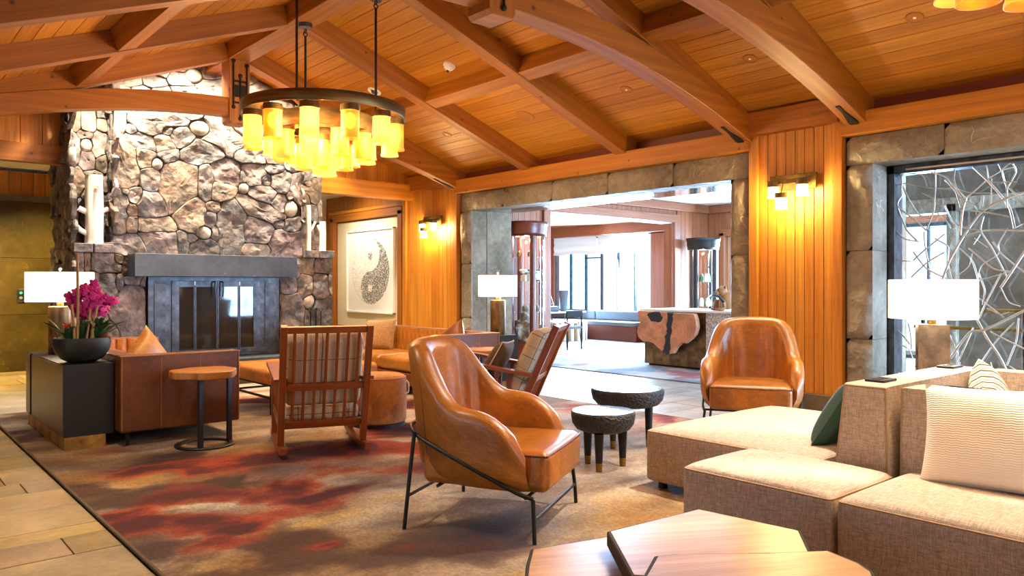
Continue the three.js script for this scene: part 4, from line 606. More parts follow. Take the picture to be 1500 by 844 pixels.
function seatModule(label, x0, x1, z0, z1) {
  const cx = (x0 + x1) / 2, cz = (z0 + z1) / 2, t = thing('sofa_seat_module', label, 'sofa', [cx, 0.016, cz], 0, 'beige sectional sofa modules'), a = x0 - cx, b = x1 - cx, c = z0 - cz, d = z1 - cz;
  obj('upholstery', softBlock(a, b, 0.045, 0.37, c, d), M.linen, t);
  const y = 0.357, e = 0.009, k = 0.022, L = [[a + e, c + k], [a + e, d - k], [a + k, d - e], [b - k, d - e], [b - e, d - k], [b - e, c + k], [b - k, c + e], [a + k, c + e]]; obj('welt', L.map((q, i) => { const r = L[(i + 1) % 8]; return rod([q[0], y, q[1]], [r[0], y, r[1]], 0.0055, 6); }), M.pipe, t);
  for (const sx of [a + 0.08, b - 0.08]) for (const sz of [c + 0.08, d - 0.08]) obj('foot', cyl(0.03, 0.03, 0.05, sx, 0.025, sz, 12), M.black, t);
}
function wedgeBack(label, pts, len, at, turn) {                // profile in x,y; pulled along z
  const t = thing('sofa_backrest_module', label, 'sofa', at, turn, 'beige sectional sofa backs');
  const g = extrude(pts, len, 0.025, 3); obj('upholstery', uvBox(toCreasedNormals(g, 0.8), 'z'), M.linen, t);
  const cx = (pts[0][0] + pts[1][0]) / 2, q = [pts[0], pts[3], pts[2], pts[1]].map(([x, y], i) => [cx + (x - cx) * (1 - 0.008 / Math.abs(x - cx)), i === 1 || i === 2 ? y - 0.008 : y]); for (const z of [0.006, len - 0.006]) obj('welt', [0, 1, 2].map(i => rod([...q[i], z], [...q[i + 1], z], 0.0055, 6)), M.pipe, t);
}
seatModule('beige linen sofa seat without back beside the polygon coffee tables', 3.19, 3.82, -2.39, -1.605);
seatModule('beige linen sofa seat holding the white cushion', 3.19, 3.92, -1.59, -0.6);
seatModule('long beige linen sofa seat holding the dark green cushion', 3.83, 5.30, -3.15, -2.0);
seatModule('beige linen sofa seat holding the striped cushion', 4.40, 5.09, -1.62, -0.6);
// back along x (end panel shows as a wedge), profile in z,y
wedgeBack('beige linen wedge sofa back running away toward the table lamp', [[-0.15, 0.02], [0.17, 0.02], [0.085, 0.775], [-0.135, 0.775]], 1.40, [3.90, 0.016, -1.815], Math.PI / 2);
wedgeBack('beige linen sofa back behind the white cushion', [[-0.02, 0.02], [0.30, 0.02], [0.22, 0.775], [-0.0, 0.775]], 1.05, [3.945, 0.016, -1.635], 0);
wedgeBack('short beige linen sofa back beside the striped cushion', [[-0.02, 0.02], [0.2, 0.02], [0.17, 0.775], [0.0, 0.775]], 0.32, [5.12, 0.016, -1.64], 0);
function powerPlate(label, x, z, w, d, turn = 0) { const t = thing('power_plate', label, 'outlet plate', [x, 0.7925, z], turn, 'charging plates in the sofa back tops'); obj('plate', bx(w, 0.012, d, 0, 0.006, 0, 'x', 0.004), M.black, t); for (const k of [-1, 1]) obj('socket', bx(w * 0.2, 0.004, d * 0.45, k * w * 0.22, 0.0125, 0), M.iron, t); }
powerPlate('black charging plate at the wedge end of the sofa back', 4.13, -1.81, 0.16, 0.1); powerPlate('black charging plate on the sofa back above the white cushion', 4.05, -1.40, 0.11, 0.24); powerPlate('black charging plate on the sofa back near the table lamp', 5.13, -1.83, 0.16, 0.1);
cushion('scatter_cushion', 'large nubbly white cushion on the beige sofa', 'cushion', M.whitefab, 0.62, 0.46, 0.17, [3.79, 0.625, -1.16], [-0.28, -Math.PI / 2, 0.05]);
cushion('scatter_cushion', 'dark green velvet cushion leaning on the wedge sofa back', 'cushion', M.green, 0.44, 0.42, 0.16, [4.30, 0.56, -2.10], [-0.5, Math.PI + 0.12, 0.16]);
cushion('scatter_cushion', 'brown and cream striped cushion inside the sofa corner', 'cushion', M.stripe, 0.46, 0.40, 0.2, [4.92, 0.61, -1.53], [-0.3, 0.25, 0.35]);
// --- polygon coffee tables
function polyTable(label, pts, h, legs) {
  const cx = pts.reduce((s, p) => s + p[0], 0) / pts.length, cz = pts.reduce((s, p) => s + p[1], 0) / pts.length, q = pts.map(([x, z]) => [x - cx, -(z - cz)]);
  const area = q.reduce((s, p, i) => { const n = q[(i + 1) % q.length]; return s + p[0] * n[1] - n[0] * p[1]; }, 0); if (area < 0) q.reverse();
  const t = thing('polygon_table', label, 'coffee table', [cx, 0.016, cz], 0, 'nested polygon coffee tables');
  const rim = extrude(q, 0.055, 0.004); rim.rotateX(-Math.PI / 2); rim.translate(0, h - 0.055, 0); obj('rim', rim, M.topEdge, t);
  const top = extrude(q.map(([x, y]) => { const l = Math.hypot(x, y); return [x * (1 - 0.014 / l), y * (1 - 0.014 / l)]; }), 0.004, 0.001); top.rotateX(-Math.PI / 2); top.rotateY(0.5); const u = uvBox(top, 'x'); u.rotateY(-0.5); u.translate(0, h - 0.002, 0); obj('table_top', u, M.top, t);
  for (const k of legs) { const [x, y] = q[k % q.length]; obj('leg', bx(0.045, h - 0.05, 0.045, x * 0.82, (h - 0.05) / 2, -y * 0.82, 'y', 0.005), M.topEdge, t); }
}
polyTable('polygon wood coffee table, middle one of the nest in height', [[2.097, -1.901], [2.585, -1.853], [2.639, -1.444], [2.45, -1.30], [2.05, -1.28], [1.83, -1.56]], 0.385, [0, 2, 4]);
polyTable('polygon wood coffee table, tallest of the nest', [[1.913, -1.537], [1.98, -1.504], [2.211, -1.321], [2.376, -1.203], [2.34, -1.083], [2.30, -1.027], [2.0, -0.84], [1.62, -0.98], [1.66, -1.40]].map(([x, z]) => [x, z]), 0.435, [0, 3, 6]);
polyTable('polygon wood coffee table, lowest of the nest', [[1.774, -1.984], [1.897, -2.095], [2.33, -1.97], [2.40, -1.72], [1.75, -1.6], [1.60, -1.80]], 0.315, [0, 2, 4]);
// --- table lamps
function tableLamp(label, at, kind, power) {
  const t = thing('table_lamp', label, 'lamp', at, kind === 'r' ? 0.5 : 0, 'drum shade table lamps');
  if (kind === 'cyl') { obj('base', lathe([[0, 0], [0.095, 0], [0.095, 0.42], [0.088, 0.43], [0, 0.43]], 36), M.champagne, t); obj('collar', lathe([[0.03, 0.43], [0.03, 0.5], [0, 0.5]], 20), M.brass, t); }
  else { obj('base', [bx(0.14, 0.43, 0.14, 0, 0.215, 0, 'y', 0.004), bx(0.012, 0.43, 0.19, -0.076, 0.215, 0.0, 'y'), bx(0.012, 0.43, 0.19, 0.076, 0.215, 0.0, 'y')], M.taupe, t); obj('collar', cyl(0.03, 0.03, 0.07, 0, 0.46, 0), M.brass, t); }
  const R = 0.275, y0 = 0.47, y1 = 0.735; const sh = obj('lamp_shade', lathe([[R, y0], [R, y1], [R - 0.003, y1], [R - 0.003, y0], [R, y0]], 56), M.shade, t); sh.scale.z = kind === 'r' ? 1 : 0.7;
  obj('shade_ring', [new THREE.TorusGeometry(R - 0.004, 0.004, 6, 48).rotateX(Math.PI / 2).translate(0, y1, 0), rod([-R, y1 - 0.02, 0], [R, y1 - 0.02, 0], 0.003)], M.white, sh); obj('finial', lathe([[0, 0.78], [0.012, 0.775], [0.014, 0.76], [0.005, 0.75], [0.005, 0.5], [0, 0.5]], 14), M.white, t);
  const b = obj('bulb', BULB, M.bulb, t); b.position.y = 0.6;
  const l = new THREE.PointLight(new THREE.Color().setRGB(1, 0.84, 0.64), power, 0, 2); l.position.set(at[0], at[1] + 0.6, at[2]); l.castShadow = true; l.shadow.radius = 3; scene.add(l);
}
// --- consoles behind the leather sofas
function consoleTable(label, at, w, d) {
  const t = thing('console_cabinet', label, 'console', at, 0), h = 0.66;
  obj('body', [bx(w, h - 0.10, d - 0.26, 0, (h + 0.10) / 2, 0.13, 'y', 0.003), bx(w, h - 0.10, 0.22, 0, (h + 0.10) / 2, -d / 2 + 0.11, 'y', 0.003), bx(w - 0.02, h - 0.12, d - 0.02, 0, (h + 0.10) / 2, 0, 'y')], M.espresso, t);
  obj('door_panel', bx(0.014, h - 0.12, d - 0.30, -w / 2 - 0.002, (h + 0.10) / 2, 0.14, 'y', 0.003), M.espressoSide, t); obj('door_panel', bx(0.014, h - 0.12, 0.2, -w / 2 - 0.002, (h + 0.10) / 2, -d / 2 + 0.11, 'y', 0.003), M.espressoSide, t);
  obj('plinth', bx(w - 0.06, 0.10, d - 0.08, -0.03, 0.05, 0.04, 'x'), M.gold, t);
}
consoleTable('dark wood console with a gold plinth behind the leather sofa', [1.445, 0.016, -7.56], 0.35, 1.62);
consoleTable('dark console behind the channelled leather sofa near the lobby', [6.12, 0.019, -8.0], 0.36, 1.62);
tableLamp('table lamp with a brushed gold cylinder on the console by the flowers', [1.46, 0.676, -7.93], 'cyl', 3);
tableLamp('table lamp with a gold base on the console near the lobby opening', [6.17, 0.68, -7.42], 'cyl', 3);
{ const t = thing('end_table', 'dark end table under the lamp behind the beige sofa', 'side table', [5.66, 0.016, -2.13]); obj('table_top', bx(0.55, 0.04, 0.5, 0, 0.56, 0, 'x', 0.005), M.espresso, t); for (const a of [-1, 1]) for (const b of [-1, 1]) obj('leg', bx(0.04, 0.54, 0.04, a * 0.24, 0.27, b * 0.21, 'y'), M.espresso, t); }
tableLamp('table lamp with a winged metal base behind the beige sofa', [5.66, 0.597, -2.13], 'r', 3);
// --- planter with orchids on the console
{
  const P = [1.44, 0.676, -6.98], t = thing('flower_bowl', 'round dark bowl of magenta orchids, bromeliad and sticks on the console', 'plant', P);
  obj('bowl', uvBox(lathe([[0, 0.004], [0.1, 0.004], [0.15, 0.03], [0.195, 0.09], [0.21, 0.15], [0.205, 0.195], [0.197, 0.2], [0.19, 0.19], [0.16, 0.16], [0, 0.155]], 48), 'x'), M.pot, t); obj('soil', cyl(0.185, 0.185, 0.02, 0, 0.175, 0, 32), M.soil, t);
  const leaf = (l, w, bend) => grid(8, 12, (a, b) => { const s = a * 2 - 1, ww = w * Math.pow(Math.sin(Math.PI * Math.min(0.98, b * 0.86 + 0.12)), 0.8); return [s * ww, Math.sin(b * bend) * l / bend * 0.9 + Math.abs(s) * ww * 0.5, (1 - Math.cos(b * bend)) * l / bend + b * l * 0.25]; });
  for (let k = 0; k < 30; k++) { const a = k < 15 ? rr(-0.9, 1.1) : rr(0, 6.28), dk = rnd() < 0.5, m = obj('leaf', leaf(rr(0.14, 0.24), rr(0.018, 0.032), rr(0.6, 1.4)), dk ? M.leaf : M.leafDark, t); m.position.set(Math.sin(a) * 0.07 + (k < 15 ? 0.1 : rr(-0.1, 0.05)), 0.175, Math.cos(a) * 0.07); m.rotation.y = a; }
  for (let k = 0; k < 12; k++) { const m = obj('bromeliad_leaf', leaf(rr(0.1, 0.17), 0.014, 1.3), M.leaf, t), a = k * 0.55; m.position.set(-0.12, 0.18, 0.05); m.rotation.y = a; }
  for (let k = 0; k < 9; k++) { const m = obj('bromeliad_flower', leaf(rr(0.05, 0.09), 0.011, 0.9), M.orange, t); m.position.set(-0.12, 0.26, 0.05); m.rotation.y = k * 0.72; }
  obj('bromeliad_stem', rod([-0.12, 0.17, 0.05], [-0.12, 0.29, 0.05], 0.008), M.leaf, t);
  for (const [x, z, h, dx, dz] of [[-0.06, 0.13, 0.70, 0.0, 0.0], [-0.08, 0.13, 0.30, -0.02, 0], [0.03, 0.14, 0.28, 0.05, 0], [0.0, 0.14, 0.26, 0.03, 0], [0.05, 0.02, 0.36, 0.10, 0], [0.06, 0.1, 0.22, -0.04, 0], [0.09, 0.06, 0.3, -0.05, 0]]) obj('stick', uvBox(tube([[x, 0.16, z], [x + dx * 0.4 + 0.004, 0.16 + h * 0.5, z], [x + dx, 0.17 + h, z + dz]], rr(0.007, 0.013), 7), 'y'), M.stick, t);
  const flo = (() => { const gs = []; for (let k = 0; k < 5; k++) { const g = new THREE.SphereGeometry(1, 10, 6); g.scale(k % 5 === 0 || k === 2 || k === 3 ? 0.016 : 0.022, 0.024, 0.004); g.translate(0, 0.022, 0); g.rotateX(-0.25); g.rotateZ(k * 1.2566); gs.push(g); } return mergeGeometries(gs); })(), lip = new THREE.SphereGeometry(0.009, 10, 8); lip.translate(0, -0.004, 0.012);
  for (let s = 0; s < 5; s++) {
    const x0 = rr(-0.03, 0.06), x1 = [-0.02, 0.03, 0.06, 0.12, 0.19][s], hh = [0.47, 0.5, 0.49, 0.42, 0.36][s], pts = [[x0, 0.17, 0.02], [x0 + 0.01, 0.38, 0.03], [x1 * 0.7, hh + 0.08, 0.05], [x1, hh + 0.05, 0.08]]; obj('orchid_stem', tube(pts, 0.004, 6), M.leafDark, t);
    for (let k = 0; k < 9; k++) { const f = k / 8, m = obj('orchid_flower', flo, rnd() < 0.65 ? M.petal : M.petalB, t); m.position.set(lerp(x1 * 0.5 - 0.03, x1, f) + rr(-0.045, 0.045), lerp(0.41, hh + 0.12, f) + rr(-0.04, 0.03), 0.07 + rr(-0.03, 0.05)); m.rotation.set(rr(-0.5, 0.3), rr(-0.8, 0.9), rr(0, 6)); obj('lip', lip, M.petalB, m); }
  }
  for (let k = 0; k < 3; k++) { const m = obj('orchid_flower', flo, M.petal, t); m.position.set(-0.1 + k * 0.02, 0.53 - 0.05 * k, 0.06); m.rotation.y = 0.3; }
  const pc = obj('pine_cone', new THREE.IcosahedronGeometry(0.055, 2), M.leatherDark, t); pc.position.set(0.15, 0.205, 0.07); pc.scale.y = 0.7;
}
// --- channelled leather sofas, facing +z, width along x
function channelSofa(label, at, turn, W, mat, gold) {
  const t = thing('leather_sofa', label, 'sofa', at, turn, 'channel tufted leather sofas'), D = 0.95, H = 0.72, A = 0.13;
  obj('base', bx(W - 0.02, 0.14, D - 0.04, 0, 0.18, 0, 'x', 0.01), mat, t);
  obj('back', bx(W - 2 * A + 0.02, H - 0.11, A, 0, (H + 0.11) / 2, -D / 2 + A / 2, 'x', 0.018, 3), mat, t);
  for (const s of [-1, 1]) {
    const a = obj('arm', bx(A, H - 0.11, D, s * (W / 2 - A / 2), (H + 0.11) / 2, 0, 'z', 0.018, 3), mat, t); const e = s * (W / 2) + s * 0.001, sm = [];
    for (const z of [-0.17, 0.14]) sm.push(tube([[e, 0.13, z], [e, 0.4, z], [e, H - 0.02, z]], 0.003, 5, 8)); for (const z of [-D / 2 + 0.01, D / 2 - 0.01]) sm.push(tube([[e, 0.13, z], [e, H - 0.012, z]], 0.006, 6, 4)); sm.push(tube([[e, H - 0.006, -D / 2], [e, H - 0.006, D / 2]], 0.006, 6, 4)); obj('seam', sm, gold, a);
  }
  const ch = cyl(0.055, 0.055, H - 0.36, 0, 0, 0, 14), n = Math.round((W - 2 * A) / 0.1);
  for (let i = 0; i < n; i++) { const m = obj('channel', ch, gold, t); m.position.set(lerp(-W / 2 + A, W / 2 - A, (i + 0.5) / n), H - (H - 0.36) / 2 - 0.01, -D / 2 + A + 0.015); m.scale.set((W - 2 * A) / n / 0.1, 1, 0.9); m.rotation.x = -0.06; }
  for (const s of [-1, 1]) for (let i = 0; i < 7; i++) { const m = obj('channel', ch, gold, t); m.position.set(s * (W / 2 - A - 0.012), H - (H - 0.36) / 2 - 0.01, -D / 2 + A + 0.12 + i * 0.105); m.scale.set(0.8, 1, 1); }
  const wS = (W - 2 * A - 0.06) / 2; for (const s of [-1, 1]) obj('seat_cushion', softBlockM(wS - 0.01, 0.17, D - A - 0.1, s * wS / 2, 0.335, 0.07), gold, t);
  for (const sx of [-1, 1]) for (const sz of [-1, 1]) obj('leg', cyl(0.02, 0.013, 0.12, sx * (W / 2 - 0.07), 0.06, sz * (D / 2 - 0.07), 12), M.black, t);
}
function softBlockM(w, h, d, x, y, z) { const g = bx(w, h, d, x, y, z, 'x', 0.05, 4); return g; }
channelSofa('brown leather sofa with its plain arm beside the live-edge side table', [2.105, 0.016, -7.8], Math.PI / 2, 2.4, M.leatherDark, M.leather);
channelSofa('tan channel tufted leather sofa on the lobby side of the hearth', [5.37, 0.016, -8.25], -Math.PI / 2, 2.5, M.leatherDark, M.leatherGold);
cushion('scatter_cushion', 'plain beige cushion on the channelled leather sofa', 'cushion', M.tanfab, 0.46, 0.42, 0.16, [5.42, 0.63, -9.0], [-0.35, -Math.PI / 2 + 0.5, 0.06]);
cushion('scatter_cushion', 'brown leather cushion behind the arm of the channelled sofa', 'cushion', M.leatherDark, 0.44, 0.4, 0.15, [5.52, 0.62, -7.5], [-0.35, -Math.PI / 2, 0.6]);
cushion('scatter_cushion', 'orange leather cushion propped in the sofa beside the flower bowl', 'cushion', M.leatherGold, 0.48, 0.48, 0.15, [1.98, 0.62, -7.12], [-0.2, 0.6, 0.62]);
// --- live-edge C tables
function liveEdgeTable(label, at, turn) {
  const t = thing('live_edge_side_table', label, 'side table', at, turn, 'live-edge slab side tables'), N = 48, pts = [];
  for (let i = 0; i < N; i++) { const a = i / N * 6.2832, r = 0.245 * (1 + 0.06 * Math.sin(3 * a + 1) + 0.04 * Math.sin(7 * a) + rr(-0.012, 0.012)); pts.push([Math.cos(a) * r * 1.05, Math.sin(a) * r]); }
  const g = extrude(pts, 0.06, 0.01, 2); g.rotateX(-Math.PI / 2); g.translate(0, 0.545, 0); obj('slab_top', uvBox(g, 'x'), M.slab, t);
  const ring = lathe([[0.185, 0], [0.225, 0], [0.225, 0.016], [0.185, 0.016], [0.185, 0]], 56); obj('base_ring', ring, M.black, t);
  for (const s of [-1, 1]) obj('leg', bx(0.05, 0.54, 0.02, s * 0.17, 0.275, s > 0 ? 0.1 : 0.1, 'y', 0.003), M.black, t);
}
liveEdgeTable('live-edge wood side table on black legs beside the brown sofa arm', [2.171, 0.016, -6.279], 0.55); liveEdgeTable('live-edge wood side table behind the rocking chair with the brown cushion', [5.10, 0.016, -6.37], 0.3);
// --- slatted rocking chairs, facing +z
function rocker(label, at, turn, tilt = 0) {
  const t = thing('rocking_chair', label, 'rocking chair', at, turn, 'slatted wooden rocking chairs'), W = 0.67, w = W / 2 - 0.025, L = 0.36;   // L: how far the back leans
  const bk = y => -0.30 - (y - 0.16) * L;
  for (const s of [-1, 1]) {
    const run = []; for (let i = 0; i <= 12; i++) { const z = lerp(-0.50, 0.48, i / 12); run.push([z, 0.018 + 0.13 * z * z]); } const out = [...run, ...run.map(([z, y]) => [z, y + 0.05]).reverse()];
    const g = extrude(out, 0.045, 0.004); g.rotateY(-Math.PI / 2); g.translate(s * w + 0.0225, -0.015, 0); obj('runner', uvBox(g, 'z'), M.rocker, t);
    obj('front_post', bx(0.048, 0.55, 0.048, s * w, 0.335, 0.30, 'y', 0.004), M.rocker, t);
    obj('back_post', bar([s * w, 0.07, bk(0.1)], [s * w, 0.985, bk(0.985)], 0.048, 0.055), M.rocker, t);
    obj('arm', bar([s * (w + 0.01), 0.63, 0.36], [s * (w + 0.01), 0.57, -0.43], 0.10, 0.028), M.rocker, t);
    obj('side_rail', bar([s * w, 0.27, 0.30], [s * w, 0.22, -0.31], 0.03, 0.07), M.rocker, t);
    for (let i = 0; i < 5; i++) { const z = 0.20 - i * 0.11; obj('side_slat', bx(0.014, 0.35, 0.035, s * w, 0.425, z, 'y', 0.002), M.rocker, t); }
  }
  const rail = (y, h) => obj('back_rail', bar([-w, y, bk(y)], [w, y, bk(y)], 0.03, h, [0, 1, -L]), M.rocker, t);
  rail(0.955, 0.05); rail(0.52, 0.05); rail(0.225, 0.06);
  obj('front_rail', bx(2 * w, 0.07, 0.03, 0, 0.29, 0.30, 'x', 0.004), M.rocker, t); obj('seat_deck', bar([0, 0.255, 0.29], [0, 0.215, -0.29], 2 * w - 0.04, 0.02), M.rocker, t);
  for (let i = 0; i < 7; i++) { const x = lerp(-w, w, (i + 1) / 8); for (const [a, b] of [[0.545, 0.935], [0.25, 0.50]]) obj('back_slat', bar([x, a, bk(a)], [x, b, bk(b)], 0.022, 0.014, [0, L, 1]), M.rocker, t); }
  t.rotation.set(-tilt, turn, 0, 'YXZ'); const place = (z, y) => V(0, y, z).applyEuler(t.rotation).add(t.position).toArray();
  const c1 = obj('seat_cushion', bx(0.57, 0.13, 0.58, 0, 0, 0, 'x', 0.05, 4), M.plaid); c1.position.set(...place(0.01, 0.31)); c1.rotation.set(-0.07 - tilt, turn, 0, 'YXZ');
  const c2 = obj('back_cushion', pillowBox(0.57, 0.60, 0.15), M.plaid); c2.position.set(...place(bk(0.65) + 0.115, 0.655)); c2.rotation.set(-0.35 - tilt, turn, 0, 'YXZ');
  return [c1, c2];
}
function pillowBox(w, h, t) { const g = bx(w, h, t, 0, 0, 0, 'x', 0.06, 5), p = g.attributes.position; for (let i = 0; i < p.count; i++) { const x = p.getX(i) / w * 2, y = p.getY(i) / h * 2; p.setY(i, p.getY(i) - (y > 0.3 ? 0.035 * (1 - x * x) : 0)); p.setZ(i, p.getZ(i) * (1 + 0.25 * (1 - x * x) * (1 - y * y))); } return g; }
{
  const [a, b] = rocker('wooden slat-back rocking chair seen from behind, facing the hearth', [2.87, 0.016, -5.72], Math.PI - 0.34);
  tag(a, 'plaid seat cushion on the rocking chair facing the hearth', 'cushion'); tag(b, 'plaid back cushion behind the slats of the hearth rocking chair', 'cushion');
  const [c, d] = rocker('wooden rocking chair seen side on, holding a brown cushion', [4.19, 0.03, -5.21], -2.498, 0.08);
  tag(c, 'plaid seat cushion under the brown cushion on the side-on rocking chair', 'cushion'); tag(d, 'plaid back cushion of the side-on rocking chair', 'cushion');
  cushion('scatter_cushion', 'dark brown woven cushion with pale piping on the rocking chair', 'cushion', M.brownfab, 0.5, 0.44, 0.15, [4.25, 0.62, -5.14], [-0.52, -2.498, 0.05], M.whitefab);
}
// --- pouf and hide bench
{
  const p = thing('leather_pouf', 'round tan leather pouf beside the slatted rocking chair', 'pouf', [3.70, 0.016, -6.16]); obj('body', uvBox(lathe([[0, 0.03], [0.235, 0.03], [0.25, 0.05], [0.255, 0.24], [0.25, 0.42], [0.235, 0.45], [0.2, 0.465], [0, 0.475]], 48), 'y'), M.hide, p); obj('base_band', cyl(0.238, 0.238, 0.03, 0, 0.015, 0, 40), M.black, p); obj('piping', new THREE.TorusGeometry(0.243, 0.006, 6, 48).rotateX(Math.PI / 2).translate(0, 0.437, 0), M.leatherGold, p); obj('pull_loop', tube([[0.25, 0.40, 0.05], [0.285, 0.36, 0.06], [0.28, 0.28, 0.06], [0.256, 0.27, 0.05]], 0.008, 7), M.whitefab, p);
  const b = thing('hide_bench', 'low tan hide bench on a dark metal frame between the sofas', 'bench', [3.72, 0.016, -7.78]); obj('cushion', bx(1.25, 0.15, 1.1, 0, 0.375, 0, 'x', 0.05, 4), M.hide, b); const fr = []; for (const x of [-0.55, 0.55]) for (const z of [-0.48, 0.48]) obj('leg', bx(0.025, 0.31, 0.025, x, 0.155, z, 'y'), M.iron, b); for (const z of [-0.48, 0.48]) fr.push(bx(1.1, 0.025, 0.025, 0, 0.29, z), bx(1.1, 0.02, 0.02, 0, 0.16, z)); for (const x of [-0.55, 0.55]) fr.push(bx(0.025, 0.025, 0.96, x, 0.29, 0), bx(0.02, 0.02, 0.96, x, 0.16, 0)); obj('frame', fr, M.iron, b);
}
M.granite = std('#e4e0da', { map: tex(256, 256, (u, v) => gray(0.8 + 0.7 * (fbm(u, v, 30, 30, 3, 700) - 0.5)), true, [2, 2]), roughness: 0.3 });
// ---------------------------------------------------------------- art, plates
{
  const N = 512, c = document.createElement('canvas'); c.width = c.height = N; const g = c.getContext('2d'); g.fillStyle = '#f6f4ee'; g.fillRect(0, 0, N, N);
  for (let i = 0; i < 15000; i++) {                        // stippled two-tone disc of dots, dark and light halves
    const x = rnd() * 2 - 1, y = rnd() * 2 - 1, r = Math.hypot(x, y); if (r > 1) continue;
    let dark = x > 0; if (Math.hypot(x, y + 0.5) < 0.5) dark = false; if (Math.hypot(x, y - 0.5) < 0.5) dark = true; if (Math.hypot(x, y + 0.45) < 0.12) dark = true; const seedDot = Math.hypot(x, y - 0.52) < 0.12;
    const edge = r > 0.97; if (!dark && rnd() > (edge ? 0.6 : 0.16)) continue; if (seedDot && rnd() > 0.25) continue;
    g.fillStyle = seedDot ? '#c87878' : dark ? (rnd() < 0.6 ? '#54544f' : '#8a8880') : '#c9c6bc'; g.beginPath(); g.arc(N * 0.5 + x * N * 0.40, N * 0.5 + y * N * 0.40, rnd() * 2.2 + 0.8, 0, 7); g.fill();
  }
  const t = new THREE.CanvasTexture(c); t.colorSpace = THREE.SRGBColorSpace;
  const a = thing('framed_print', 'large white framed print of a stippled yin and yang disc', 'picture', [7.44, 1.55, -12.67]);
  obj('frame', [bx(0.05, 0.03, 1.72, -0.025, 0.77, 0, 'z', 0.003), bx(0.05, 0.03, 1.72, -0.025, -0.77, 0, 'z', 0.003), bx(0.05, 1.57, 0.03, -0.025, 0, 0.845, 'y', 0.003), bx(0.05, 1.57, 0.03, -0.025, 0, -0.845, 'y', 0.003)], M.paper, a);
  const pg = new THREE.PlaneGeometry(1.68, 1.54); pg.rotateY(-Math.PI / 2); pg.translate(-0.018, 0, 0); obj('print', pg, new THREE.MeshStandardMaterial({ map: t, roughness: 0.6 }), a);
  const l = thing('picture_light', 'recessed picture light in the soffit before the stippled print', 'ceiling light', [6.3, 3.04, -12.6]); obj('trim_ring', new THREE.TorusGeometry(0.05, 0.01, 8, 24).rotateX(Math.PI / 2), M.bronze, l); obj('lens', cyl(0.045, 0.045, 0.008, 0, 0, 0), M.bulb, l);
  const s = new THREE.SpotLight(new THREE.Color().setRGB(1, 0.9, 0.74), 15, 0, 1.1, 0.8, 2); s.position.set(6.3, 3.0, -12.6); s.target.position.set(7.45, 1.4, -12.67); s.castShadow = true; scene.add(s, s.target);
  const pl = thing('call_button_plate', 'small dark call button plate with a green lamp on the stone wall', 'button', [...[1.985, 1.13], -13.595]); obj('plate', bx(0.1, 0.2, 0.012, 0, 0, 0, 'y', 0.003), M.steel, pl); obj('green_lamp', cyl(0.02, 0.02, 0.012, 0, 0, 0, 16).rotateX(Math.PI / 2).translate(0, 0.045, 0.006), std('#103018', { emissive: new THREE.Color(0.1, 0.9, 0.4), emissiveIntensity: 1.2 }), pl); obj('button', cyl(0.022, 0.022, 0.014, 0, 0, 0, 16).rotateX(Math.PI / 2).translate(0, -0.03, 0.006), M.silver, pl);
  for (const [x, z] of [[1.2, -12.6], [2.2, -12.6], [0.3, -12.6]]) { const d = thing('corridor_downlight', 'recessed downlight in the corridor soffit behind the chimney', 'ceiling light', [x, 3.04, z], 0, 'corridor downlights'); obj('trim_ring', new THREE.TorusGeometry(0.05, 0.01, 8, 24).rotateX(Math.PI / 2), M.bronze, d); obj('lens', cyl(0.045, 0.045, 0.006, 0, 0, 0), M.bulb, d); const q = new THREE.SpotLight(new THREE.Color().setRGB(1, 0.76, 0.30), 36, 0, 0.95, 0.6, 2); q.position.set(x, 3.0, z); q.target.position.set(x, 0, z - 0.4); q.castShadow = true; scene.add(q, q.target); }
}
// ---------------------------------------------------------------- branch screen in the second opening
{
  const f = structGroup('window_3', 'steel framed glazed screen of metal branches beside the lamp', 'screen');
  obj('frame', [ext(7.62, 7.80, 0, OPH, -3.295, -3.21, 'y', 0.004), ext(7.62, 7.80, 2.36, OPH, -3.3, 0.6, 'z', 0.004), ext(7.62, 7.80, 0, 0.08, -3.3, 0.6, 'z', 0.004), ext(7.62, 7.80, 0, OPH, 0.5, 0.6, 'y', 0.004)], M.steel, f);
  obj('pane', ext(7.775, 7.781, 0.08, 2.36, -3.21, 0.5, 'z'), M.glass, f);
  obj('track_light', ext(7.60, 7.63, 2.385, 2.40, -3.1, 0.5, 'z'), M.silver, f);
  const b = thing('branch_screen', 'screen of silvery interlaced metal branches filling the glazed opening', 'screen');
  const all = BRANCHES.slice(); for (const [w, ...p] of BRANCHES) if (p.every(q => q[0] < -2.0)) all.push([w, ...p.map(([z, y]) => [-4.06 - z, y])], [w, ...p.map(([z, y]) => [Math.min(0.48, z + 2.44), y])]);   // the screen goes on past the frame
  for (const [w, ...p] of all) { const n = p.length, k = p.map(([z, y], i) => [7.70 + 0.03 * Math.sin(i * 1.7 + p[0][0] * 9), Math.max(0.1, y), z]); obj('branch', tube(k, [0, 0.005, 0.0072, 0.011][w], 7, n * 6), M.silver, b); }
}
